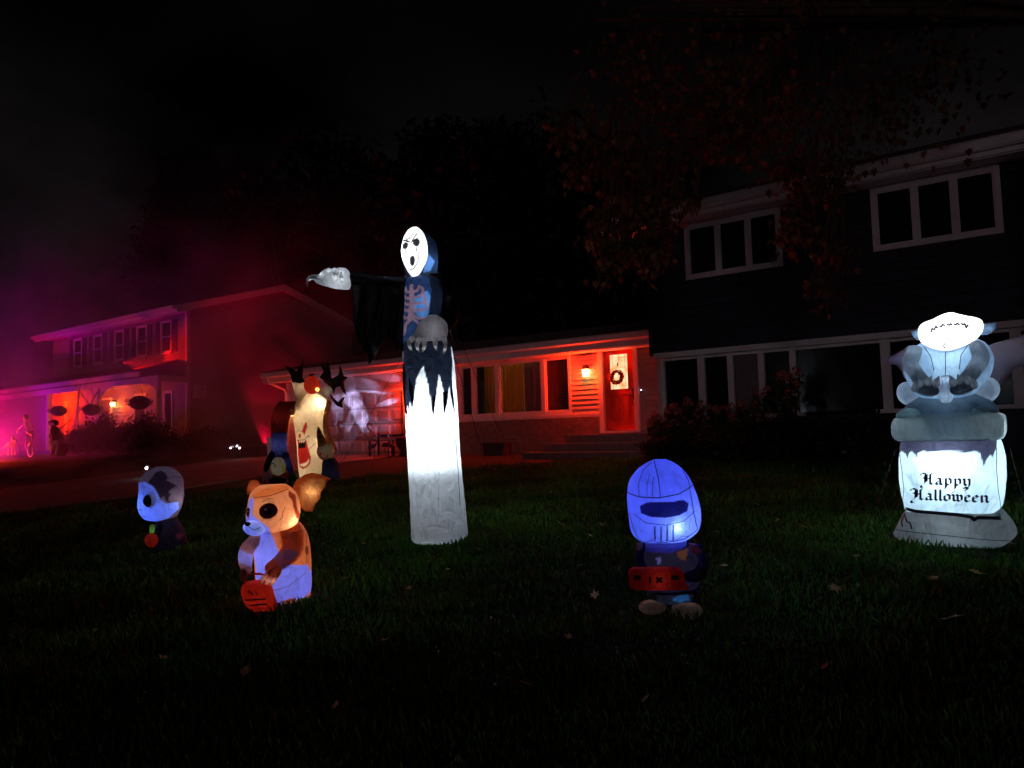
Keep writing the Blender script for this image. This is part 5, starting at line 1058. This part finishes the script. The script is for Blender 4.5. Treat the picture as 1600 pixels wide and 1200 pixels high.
# ---------------------------------------------------------------- hooded skull child (plain stand-in)
S_ = Inf('hooded_skull_inflatable', 262, 858, 'small inflatable child with glowing blue white skull face and grey hood at far left', 'inflatable')
things_xy.append((S_.loc.x, S_.loc.y+.05, .2))
ZL = lambda x, y: (210+x/7.06, 710+y/7.06)
sh = S_.loft('head', [(813, 240, 262, .08), (810, 230, 272, .16), (800, 222, 279, .24), (785, 219.5, 284, .28), (768, 221, 285.5, .29), (750, 222, 284, .27), (738, 230, 277, .20), (731, 240, 267, .12), (729, 247, 260, .05)], (.20, .13, .12),
  [('poly', [ZL(*q) for q in [(60, 300), (140, 285), (220, 330), (260, 400), (295, 480), (350, 530), (470, 520), (480, 600), (380, 690), (250, 730), (120, 700), (50, 600), (40, 400)]], (.30, .42, 1.0)),
   ('poly', [ZL(*q) for q in [(170, 300), (250, 190), (300, 175), (345, 200), (372, 260), (350, 275), (460, 345), (400, 375), (372, 410), (400, 425), (375, 470), (380, 530), (340, 480), (330, 440), (295, 475), (240, 340)]], (.035, .018, .022)),
   ('line', [ZL(85, 580), ZL(100, 590), ZL(112, 585)], (.02, .02, .1), 1.0), ('line', [ZL(110, 655), ZL(150, 665)], (.02, .02, .1), 1.0), ('line', [ZL(375, 260), ZL(430, 245), ZL(495, 258)], (.05, .04, .06), .8), ('line', [ZL(380, 505), ZL(420, 520), ZL(460, 525)], (.05, .04, .06), 1.0), ('line', [ZL(310, 510), ZL(330, 560), ZL(340, 620)], (.15, .2, .5), .6), ('line', [ZL(382, 530), ZL(380, 600)], (.05, .08, .3), .8),
   ('line', [ZL(140, 335), ZL(135, 370), ZL(235, 415), ZL(225, 385), ZL(140, 340)], (.1, .15, .45), .6)], res=.007, nseg=150)
S_.ell('eye', *ZL(187, 490), 8.6, 9.8, .04, (.006, .006, .008), y=S_.sy(sh, *ZL(187, 490))+.028, n=40, mm=24, m='print')
S_.loft('body', [(856, 238, 292, .16), (848, 240, 291, .2), (830, 242, 286, .2), (815, 246, 278, .16), (806, 250, 274, .12)], (.030, .025, .04), [('poly', [(272, 835), (280, 832), (285, 837), (277, 842)], (.30, .05, .08))])
S_.ell('pumpkin', 240, 838, 9, 11, .10, (.55, .04, .02), y=-.26, n=40, mm=24); S_.tube('stem', [(240, 828, -.26, 3.4), (241, 818, -.26, 3.8)], (.16, .42, .08), nseg=14)
S_.tube('arm', [(252, 822, -.1, 6), (246, 832, -.18, 5), (243, 842, -.24, 4)], (.06, .03, .07))
S_.lamp(270, 781, -.12, 1.1, (.75, .75, 1), .015); S_.lamp(236, 785, -.05, 2.6, (.22, .34, 1), .03); S_.lamp(262, 765, .05, .6, (.7, .6, .8)); S_.lamp(262, 825, 0, .5, (.8, .6, 1)); S_.lamp(240, 838, -.26, .08, (1, .8, .8)); S_.lamp(240.5, 823, -.26, .05, (1, 1, .9))

for T_, a, g_ in ((B, (988, 872), (948, 872)), (B, (1096, 880), (1150, 905)), (F_, (484, 862), (535, 905)), (F_, (392, 850), (345, 905)), (S_, (226, 800), (196, 852)), (G, (1408, 700), (1350, 838)), (G, (1562, 700), (1618, 845))):
    u = T_.L(*a); e2 = (Matrix.Translation(T_.loc) @ Matrix.Rotation(T_.root.rotation_euler.z, 4, 'Z')).inverted() @ onG(*g_); p0 = Vector((u[0], .02, u[1]))
    MB().tube([tuple(p0), tuple(p0.lerp(e2, .5)+Vector((0, 0, -.02))), tuple(e2)], .0025, 4).build('tether', M['rope'], T_.root)
    MB().tube([tuple(e2+Vector((0, 0, -.05))), tuple(e2+Vector((0, 0, .05)))], .006, 5).build('stake', M['dark'], T_.root)
# ---------------------------------------------------------------- clown monster by the driveway
K = Inf('clown_monster_inflatable', 490, 751, 'tall cream clown monster inflatable with black claws, red ball and screaming mouth by the driveway', 'inflatable')
things_xy.append((K.loc.x, K.loc.y+.05, .4))
ZC = lambda x, y: (410+x/6, 560+y/6)
CR = (.80, .66, .46)
kb = K.loft('body', [(752, 472, 506, .20), (745, 469, 506, .26), (725, 466.5, 504, .28), (700, 465, 506, .28), (680, 463, 507, .28), (655, 459, 508, .28), (642, 461, 509, .27), (630, 466, 511, .26), (620, 472, 510, .22), (615, 478, 506, .16)], CR,
  [('poly', [ZC(*q) for q in [(335, 765), (370, 760), (415, 765), (430, 830), (455, 920), (450, 980), (420, 1015), (385, 1030), (355, 1010), (340, 900)]], (.45, .02, .015)), ('poly', [ZC(*q) for q in [(345, 790), (410, 780), (408, 835), (345, 838)]], (.008, .006, .006)),
   ('poly', [ZC(*q) for q in [(358, 985), (380, 980), (400, 975), (425, 960), (435, 935), (440, 960), (425, 990), (395, 1010), (368, 1005)]], (.85, .75, .6)), ('poly', [ZC(*q) for q in [(405, 600), (418, 600), (422, 640), (400, 720), (375, 680), (390, 640)]], (.45, .03, .02)), ('poly', [ZC(*q) for q in [(345, 710), (355, 698), (366, 712), (366, 740), (352, 748), (344, 735)]], (.5, .04, .02)), ('line', [ZC(330, 765), ZC(400, 760), ZC(430, 725), ZC(445, 735)], (.10, .03, .02), 1.1), ('line', [ZC(325, 690), ZC(345, 670), ZC(380, 690)], (.1, .05, .03), .8),
   ('poly', [ZC(*q) for q in [(348, 765), (355, 790), (362, 765), (372, 792), (382, 764), (392, 788), (402, 764)]], (.85, .75, .6)), ('line', [ZC(430, 860), ZC(470, 820), ZC(505, 790)], (.2, .12, .08), .8)], res=.012, nseg=120)
K.tube('raised_arm', [(476, 632, .0, 12), (471, 615, .02, 10), (467, 600, .03, 9), (465, 592, .03, 9)], (.62, .48, .36)); K.tube('raised_arm', [(500, 622, -.05, 9), (506, 614, -.06, 8), (513, 610, -.06, 8)], (.45, .40, .38))
for pl_ in ([(458, 597), (455, 585), (446, 570), (458, 576), (464, 580), (468, 574), (475, 563), (474, 580), (473, 590), (478, 596), (470, 599)], [(476, 600), (480, 590), (484, 584), (494, 584), (487, 588), (484, 596), (484, 602), (479, 604)],
            [(508, 598), (505, 582), (500, 569), (510, 574), (518, 592), (528, 586), (530, 568), (536, 588), (543, 590), (536, 596), (537, 606), (541, 620), (534, 612), (530, 604), (524, 606), (520, 616), (515, 606)], [(513, 612), (520, 622), (527, 629), (533, 623), (538, 621), (534, 630), (535, 639), (525, 635), (516, 624)], [(500, 588), (506, 580), (509, 570), (502, 568), (514, 568), (518, 596), (508, 600)]):
    K.plate('claw', pl_, -.10, .08, (.035, .010, .012))
ball_ = K.ell('red_ball', 487.5, 602, 12.5, 14.5, .18, (.55, .04, .02), y=-.16, n=48, mm=30); K.ell('ball_cap', 504, 590, 4.5, 3.5, .06, (.02, .01, .01), y=-.2, n=20, mm=12)
MB().ball((K.L(495.5, 610)[0], -.36, K.L(495.5, 610)[1]), .045, 14, 9).build('ball_lamp', emis('ball_lamp_glow', (1, .36, .08), 3), K.root, None, True)
K.tube('side_arm', [(512, 630, -.05, 5), (507, 650, -.1, 5), (508, 668, -.12, 5), (514, 690, -.12, 6), (520, 705, -.1, 6)], (.55, .38, .24))
hp = K.loft('small_clown', [(764, 498, 538, .18, -.35), (750, 500, 532, .2, -.35), (735, 502, 529, .2, -.35), (722, 503, 526, .18, -.35), (716, 506, 522, .12, -.35)], (.03, .04, .12), m='fab')
hh_ = K.ell('small_clown_head', 508, 705, 13.5, 15, .17, (.34, .28, .22), [('line', [ZC(530, 900), ZC(560, 945), ZC(600, 930), ZC(605, 905)], (.35, .03, .02), 2.2), ('poly', [ZC(*q) for q in [(530, 880), (548, 878), (552, 905), (532, 908)]], (.4, .04, .03))], y=-.38, n=60, mm=40)
K.tube('pointed_hat', [(503.5, 694, -.42, 8), (499, 680, -.42, 4.6), (497, 669, -.42, 1.8)], (.38, .26, .05), [('line', [ZC(530, 680), ZC(531, 690)], (.02, .02, .02), 3), ('line', [ZC(538, 738), ZC(540, 748)], (.02, .02, .02), 3), ('line', [ZC(552, 775), ZC(552, 784)], (.02, .02, .02), 3)])
vs = K.loft('victim_shirt', [(676, 427, 451, .14, -.15), (655, 427, 454, .16, -.15), (638, 431, 460, .16, -.12), (627, 438, 464, .12, -.1)], (.20, .012, .01))
K.loft('victim_jeans', [(714, 426, 452, .15, -.15), (700, 427, 451, .15, -.15), (675, 427, 451, .15, -.15)], (.03, .035, .20))
K.tube('victim_leg', [(447, 710, -.2, 7), (452, 722, -.25, 6), (456, 733, -.28, 5)], (.03, .04, .22)); K.tube('victim_leg', [(431, 708, -.18, 7), (424, 718, -.22, 5), (420, 731, -.25, 4)], (.015, .02, .07))
K.plate('victim_shoe', [(450, 742), (456, 738), (462, 736), (468, 745), (464, 750), (454, 750)], -.3, .10, (.02, .09, .03)); K.plate('victim_hand', [(416, 733), (424, 731), (430, 742), (429, 748), (425, 744), (422, 751), (419, 744), (415, 750)], -.27, .05, (.40, .22, .22))
K.ell('victim_head', 438, 726, 11, 14, .15, (.36, .33, .30), [('line', [ZC(105, 970), ZC(130, 965), ZC(150, 1000)], (.02, .02, .02), 1.6), ('poly', [ZC(*q) for q in [(200, 980), (225, 970), (230, 1060), (205, 1060)]], (.18, .30, .04))], y=-.3, n=50, mm=36)
K.ell('victim_hair', 438, 748, 13, 6, .13, (.012, .01, .012), y=-.28, n=30, mm=16)
K.ell('victim_hand', 457, 641, 6, 8, .06, (.45, .32, .22), y=-.1, n=24, mm=16)
WM = (1, .86, .66)
K.lamp(498, 631, -.16, 5, WM, .03); K.lamp(485, 640, 0, 5, WM); K.lamp(484, 700, .0, 3.5, WM); K.lamp(500, 692, -.18, 1.6, WM, .02); K.lamp(482, 738, 0, 1.8, WM); K.lamp(470, 605, .02, .7, WM); K.lamp(510, 612, -.06, .25, WM); K.lamp(508, 705, -.38, .30, WM); K.lamp(515, 740, -.35, .25, WM)
K.lamp(440, 652, -.13, .6, WM); K.lamp(439, 694, -.15, 1.5, WM); K.lamp(438, 726, -.3, .35, WM); K.lamp(488, 602, -.16, .8, WM); K.lamp(451, 722, -.24, .12, WM)

# ================================================================== flamingos, bench, plants near the garage
def flamingo(px, py, Yp, label, flip=1, h=1.0):
    p = onY(px, py, Yp); z0 = gz(p.x, p.y)+.03; o = empty('lawn_flamingo', (p.x, p.y, z0), label, 'lawn flamingo', 'lawn flamingos by the garage door')
    S = lambda x, z, y=0: (x*flip*h, y, z*h)
    MB().ball(S(0, .62), (.20*h, .09*h, .11*h), 14, 8).tube([S(-.12, .62), S(-.28, .56), S(-.34, .52)], [.07, .04, .01], 8).build('body', M['pink'], o, None, True)
    MB().tube([S(.15, .66), S(.24, .74), S(.22, .86), S(.12, .94), S(.08, 1.04), S(.15, 1.11), S(.20, 1.10)], [.035, .028, .022, .02, .02, .03, .03], 8).build('neck', M['pink'], o, None, True)
    MB().tube([S(.20, 1.10), S(.28, 1.06), S(.29, 1.0)], [.025, .018, .004], 6).build('beak', M['dark'], o)
    MB().ball(S(-.02, .66, .07), (.17*h, .03*h, .08*h), 10, 6).build('wing', M['pink'], o, None, True)
    MB().tube([S(.02, .54, .03), S(.04, .28, .03), S(.02, -.03, .03)], .012, 6).build('leg', M['dark'], o)
    MB().tube([S(-.04, .54, -.03), S(-.14, .36, -.03), S(.0, .22, -.03)], .012, 6).build('leg', M['dark'], o); return o
flamingo(583, 722, 14.9, 'left dark flamingo silhouette standing before the garage door', 1, .60); flamingo(605, 716, 15.3, 'middle flamingo silhouette in front of the garage door', 1, .62); flamingo(612, 717, 15.9, 'rear flamingo nearly hidden by the middle one', -1, .5)
o = empty('garden_bench', (-16.2, 16.2, .92), 'low red lit bench against the right end of the garage door', 'bench')
for k in range(3): MB().box(-.55, .55, -.2+.14*k, -.09+.14*k, .44, .47).build('seat_slat', M['pot'], o)
MB().box(-.55, .55, .22, .245, .56, .64).build('back_slat', M['pot'], o)
for x in (-.5, .5):
    MB().box(x-.025, x+.025, -.2, -.15, 0, .439).build('leg', M['dark'], o); MB().box(x-.025, x+.025, .17, .218, 0, .66).build('leg', M['dark'], o)
o = empty('garden_urn', (-15.55, 16.3, .92), 'round dark urn with twigs under the garage lantern', 'urn')
MB().tube([(0, 0, 0), (0, 0, .05), (0, 0, .12), (0, 0, .3), (0, 0, .5), (0, 0, .56)], [.14, .14, .09, .22, .25, .22], 16).build('bowl', M['pot'], o, None, True)
b = MB(); random.seed(21)
for k in range(14): a = random.uniform(0, 6.28); r = random.uniform(.1, .3); b.tube([(0, 0, .5), (r*.4*cos(a), r*.4*sin(a), .8), (r*cos(a), r*sin(a), random.uniform(.9, 1.25))], [.006, .005, .002], 4)
b.build('twigs', M['wreath'], o)
o = empty('trash_bin', (-21.7, 16.35, .9), 'pale bin standing at the left corner of the garage', 'bin')
MB().prism([(-.18, 0), (.18, 0), (.22, .62), (-.22, .62)], 'y', -.2, .2).build('body', M['white'], o); MB().box(-.24, .24, -.22, .22, .62, .68).build('lid', M['white'], o)

# blossom plants right of the steps
def blossom_plant(px, py, Yp, h, nh, label, spread=.35, col=(.05, .07, .03)):
    p = onY(px, py, Yp); z0 = gz(p.x, p.y); o = empty('flowering_plant', (p.x, p.y, z0), label, 'plant', 'flowering plants beside the front steps'); b = MB(); parts = []
    for k in range(nh):
        a = random.uniform(0, 6.28); r = random.uniform(.1, 1)*spread; hh = h*random.uniform(.6, 1); tip = (r*cos(a), r*sin(a)*.6, hh)
        b.tube([(r*.2*cos(a), r*.2*sin(a), -.03), (r*.6*cos(a), r*.4*sin(a), hh*.5), tip], [.010, .008, .005], 5)
        if k < 9:
            q = MB(); 
            for j in range(22):
                d_ = Vector((random.gauss(0, 1), random.gauss(0, 1), random.gauss(0, 1))).normalized(); c = Vector(tip)+Vector((d_.x*.07, d_.y*.07, d_.z*.09)); u = d_.cross(Vector((.3, .2, 1))).normalized()*.03; w_ = d_.cross(u).normalized()*.03
                q.add([c-u-w_*.3, c-w_+d_*.01, c+u-w_*.3, c+w_], [(0, 1, 2, 3)])
            q.build('flower_head', blossom, o)['kind'] = 'stuff'
        for j in range(10): t = random.uniform(.25, .95); parts.append(leaf_cloud(3, (tip[0]*t, tip[1]*t, hh*t), (.09, .09, .05), .07, col))
    b.build('stems', M['bark'], o); cloud_obj('leaves', parts, o); return o
blossom = mat('rusty_blossom', (.40, .14, .11), .8, .4, 20); random.seed(8)
blossom_plant(1022, 712, 14.9, .95, 10, 'flowering plant closest to the right end of the steps', .30)
blossom_plant(1045, 716, 14.5, 1.15, 12, 'leggy plant with blossoms rising above the white window sill', .35)
blossom_plant(1070, 716, 14.4, 1.25, 14, 'tallest red tinged plant below the first white window post', .4)
blossom_plant(1100, 716, 14.3, 1.2, 14, 'flowering plant in front of the first thick white window post', .4)
blossom_plant(1140, 716, 14.2, 1.1, 12, 'dim flowering plant left of the pale window blind', .4)
blossom_plant(1185, 716, 14.1, 1.35, 12, 'tall dim flowering plant in front of the blind', .35)
blossom_plant(1235, 712, 13.9, 1.7, 14, 'climbing plant hiding the middle window post', .3)
for (px, Yp, r, h, lab) in ((1040, 14.0, .5, .55, 'dark round shrub at the foot of the steps'), (1130, 13.9, .7, .7, 'wide low shrub under the blinds'), (1210, 13.8, .7, .75, 'low dark shrub before the large black window'), (1330, 13.6, .8, .8, 'low dark shrub left of the gargoyle')):
    p = onY(px, 700, Yp); shrub(p.x, p.y, r, h, lab, (.05, .06, .03), 2000)

make_grass(); make_leaves()

# ================================================================== projector throwing pale shapes on the garage door
pj = onY(692, 712, 12.2); pz = gz(pj.x, pj.y)
pr = empty('pattern_projector', (pj.x, pj.y, pz), 'small black projector staked in the lawn hidden behind the tall reaper', 'projector')
MB().tube([(0, 0, -.05), (0, 0, .16)], .012, 6).build('stake', M['dark'], pr); MB().tube([(0, -.10, .20), (0, .06, .22)], .06, 14).build('housing', M['dark'], pr)
tgt = Vector((-17.6, 16.9, 2.2)); src = Vector((pj.x, pj.y+.1, pz+.22))
ld = bpy.data.lights.new('lamp', 'SPOT'); ld.energy = 6500; ld.color = (.55, .52, 1); ld.spot_size = radians(100); ld.spot_blend = .2; ld.shadow_soft_size = .004
lo = bpy.data.objects.new('lamp', ld); COL.objects.link(lo); lo.parent = pr; lo.location = src-Vector(pr.location); lo.rotation_euler = (tgt-src).to_track_quat('-Z', 'Y').to_euler()
ld.use_nodes = True; t = ld.node_tree; em = [n for n in t.nodes if n.type == 'EMISSION'][0]
tcn = t.nodes.new('ShaderNodeTexCoord'); sep = t.nodes.new('ShaderNodeSeparateXYZ'); t.links.new(tcn.outputs['Normal'], sep.inputs[0])
def mth(op, a, b_=None, c=None):
    n = t.nodes.new('ShaderNodeMath'); n.operation = op
    for i, q in enumerate((a, b_, c)):
        if q is None: continue
        if isinstance(q, (int, float)): n.inputs[i].default_value = q
        else: t.links.new(q, n.inputs[i])
    return n.outputs[0]
zz = mth('ABSOLUTE', sep.outputs[2]); U = mth('DIVIDE', sep.outputs[0], zz); V = mth('DIVIDE', sep.outputs[1], zz)
Ml = lo.rotation_euler.to_matrix().inverted()
def uvof(px, py, Yp=16.9): d_ = Ml @ (onY(px, py, Yp)-src); return d_.x/-d_.z, d_.y/-d_.z
tot = None
for (px, py, rx, ry, rot, amp) in ((527, 640, 10, 26, 0, .7), (550, 622, 16, 16, 0, 1.), (562, 645, 13, 24, 10, 1.1), (548, 655, 7, 22, -14, .8), (570, 668, 9, 9, 0, .5), (530, 663, 9, 5, 25, 1.), (608, 628, 20, 4.5, 32, .9), (570, 598, 26, 9, 6, .25), (600, 585, 26, 9, 6, .28), (588, 612, 30, 3, 6, .7), (545, 600, 9, 20, 0, .35), (548, 640, 75, 70, 0, .10)):
    u0, v0 = uvof(px, py); ux, vx = uvof(px+rx, py); uy, vy = uvof(px, py-ry); sx_ = abs(ux-u0); sy_ = abs(vy-v0); r = radians(rot)
    du = mth('SUBTRACT', U, u0); dv = mth('SUBTRACT', V, v0)
    a = mth('ADD', mth('MULTIPLY', du, cos(r)/sx_), mth('MULTIPLY', dv, sin(r)/sx_)); b_ = mth('ADD', mth('MULTIPLY', du, -sin(r)/sy_), mth('MULTIPLY', dv, cos(r)/sy_))
    d2 = mth('ADD', mth('MULTIPLY', a, a), mth('MULTIPLY', b_, b_)); mr = t.nodes.new('ShaderNodeMapRange'); mr.interpolation_type = 'SMOOTHSTEP'
    t.links.new(d2, mr.inputs[0]); mr.inputs[1].default_value = .55; mr.inputs[2].default_value = 1.15; mr.inputs[3].default_value = amp; mr.inputs[4].default_value = 0
    tot = mr.outputs[0] if tot is None else mth('ADD', tot, mr.outputs[0])
cmb = t.nodes.new('ShaderNodeCombineXYZ'); t.links.new(U, cmb.inputs[0]); t.links.new(V, cmb.inputs[1]); nn = t.nodes.new('ShaderNodeTexNoise'); nn.inputs['Scale'].default_value = 14; t.links.new(cmb.outputs[0], nn.inputs['Vector'])
nr = t.nodes.new('ShaderNodeMapRange'); t.links.new(nn.outputs[0], nr.inputs[0]); nr.inputs[1].default_value = .42; nr.inputs[2].default_value = .56; nr.inputs[3].default_value = .25; nr.inputs[4].default_value = 1.2
t.links.new(mth('ADD', mth('MULTIPLY', tot, nr.outputs[0]), .0), em.inputs['Strength'])

# ================================================================== drifting smoke round the left house
sm = MB().box(-58, -13.5, 9.5, 27, .2, 15).build('smoke', M['white']); sm['kind'] = 'stuff'; sm['label'] = 'thin fog machine smoke drifting round the left house'
vm, t, b = nodemat('smoke_volume'); t.nodes.remove(b); pv = t.nodes.new('ShaderNodeVolumePrincipled'); pv.inputs['Color'].default_value = (.9, .9, .9, 1); pv.inputs['Anisotropy'].default_value = .2
c = t.nodes.new('ShaderNodeTexCoord'); n = t.nodes.new('ShaderNodeTexNoise'); n.inputs['Scale'].default_value = .30; n.inputs['Detail'].default_value = 4; n.inputs['Distortion'].default_value = 1.4
mr = t.nodes.new('ShaderNodeMapRange'); mr.inputs[1].default_value = .45; mr.inputs[2].default_value = .60; mr.inputs[3].default_value = .03; mr.inputs[4].default_value = 1
sp_ = t.nodes.new('ShaderNodeSeparateXYZ'); hz = t.nodes.new('ShaderNodeMapRange'); hz.interpolation_type = 'SMOOTHSTEP'; hz.inputs[1].default_value = 3; hz.inputs[2].default_value = 12; hz.inputs[3].default_value = 1; hz.inputs[4].default_value = 0
hx = t.nodes.new('ShaderNodeMapRange'); hx.interpolation_type = 'SMOOTHSTEP'; hx.inputs[1].default_value = -28; hx.inputs[2].default_value = -14; hx.inputs[3].default_value = 1; hx.inputs[4].default_value = 0
m1 = t.nodes.new('ShaderNodeMath'); m1.operation = 'MULTIPLY'; m2 = t.nodes.new('ShaderNodeMath'); m2.operation = 'MULTIPLY'; m3 = t.nodes.new('ShaderNodeMath'); m3.operation = 'MULTIPLY'; m3.inputs[1].default_value = .13
t.links.new(c.outputs['Object'], n.inputs['Vector']); t.links.new(c.outputs['Object'], sp_.inputs[0]); t.links.new(sp_.outputs[2], hz.inputs[0]); t.links.new(sp_.outputs[0], hx.inputs[0]); t.links.new(n.outputs[0], mr.inputs[0])
t.links.new(mr.outputs[0], m1.inputs[0]); t.links.new(hz.outputs[0], m1.inputs[1]); t.links.new(m1.outputs[0], m2.inputs[0]); t.links.new(hx.outputs[0], m2.inputs[1]); t.links.new(m2.outputs[0], m3.inputs[0]); t.links.new(m3.outputs[0], pv.inputs['Density'])
t.links.new(pv.outputs[0], t.nodes['Material Output'].inputs['Volume']); sm.data.materials.clear(); sm.data.materials.append(vm)
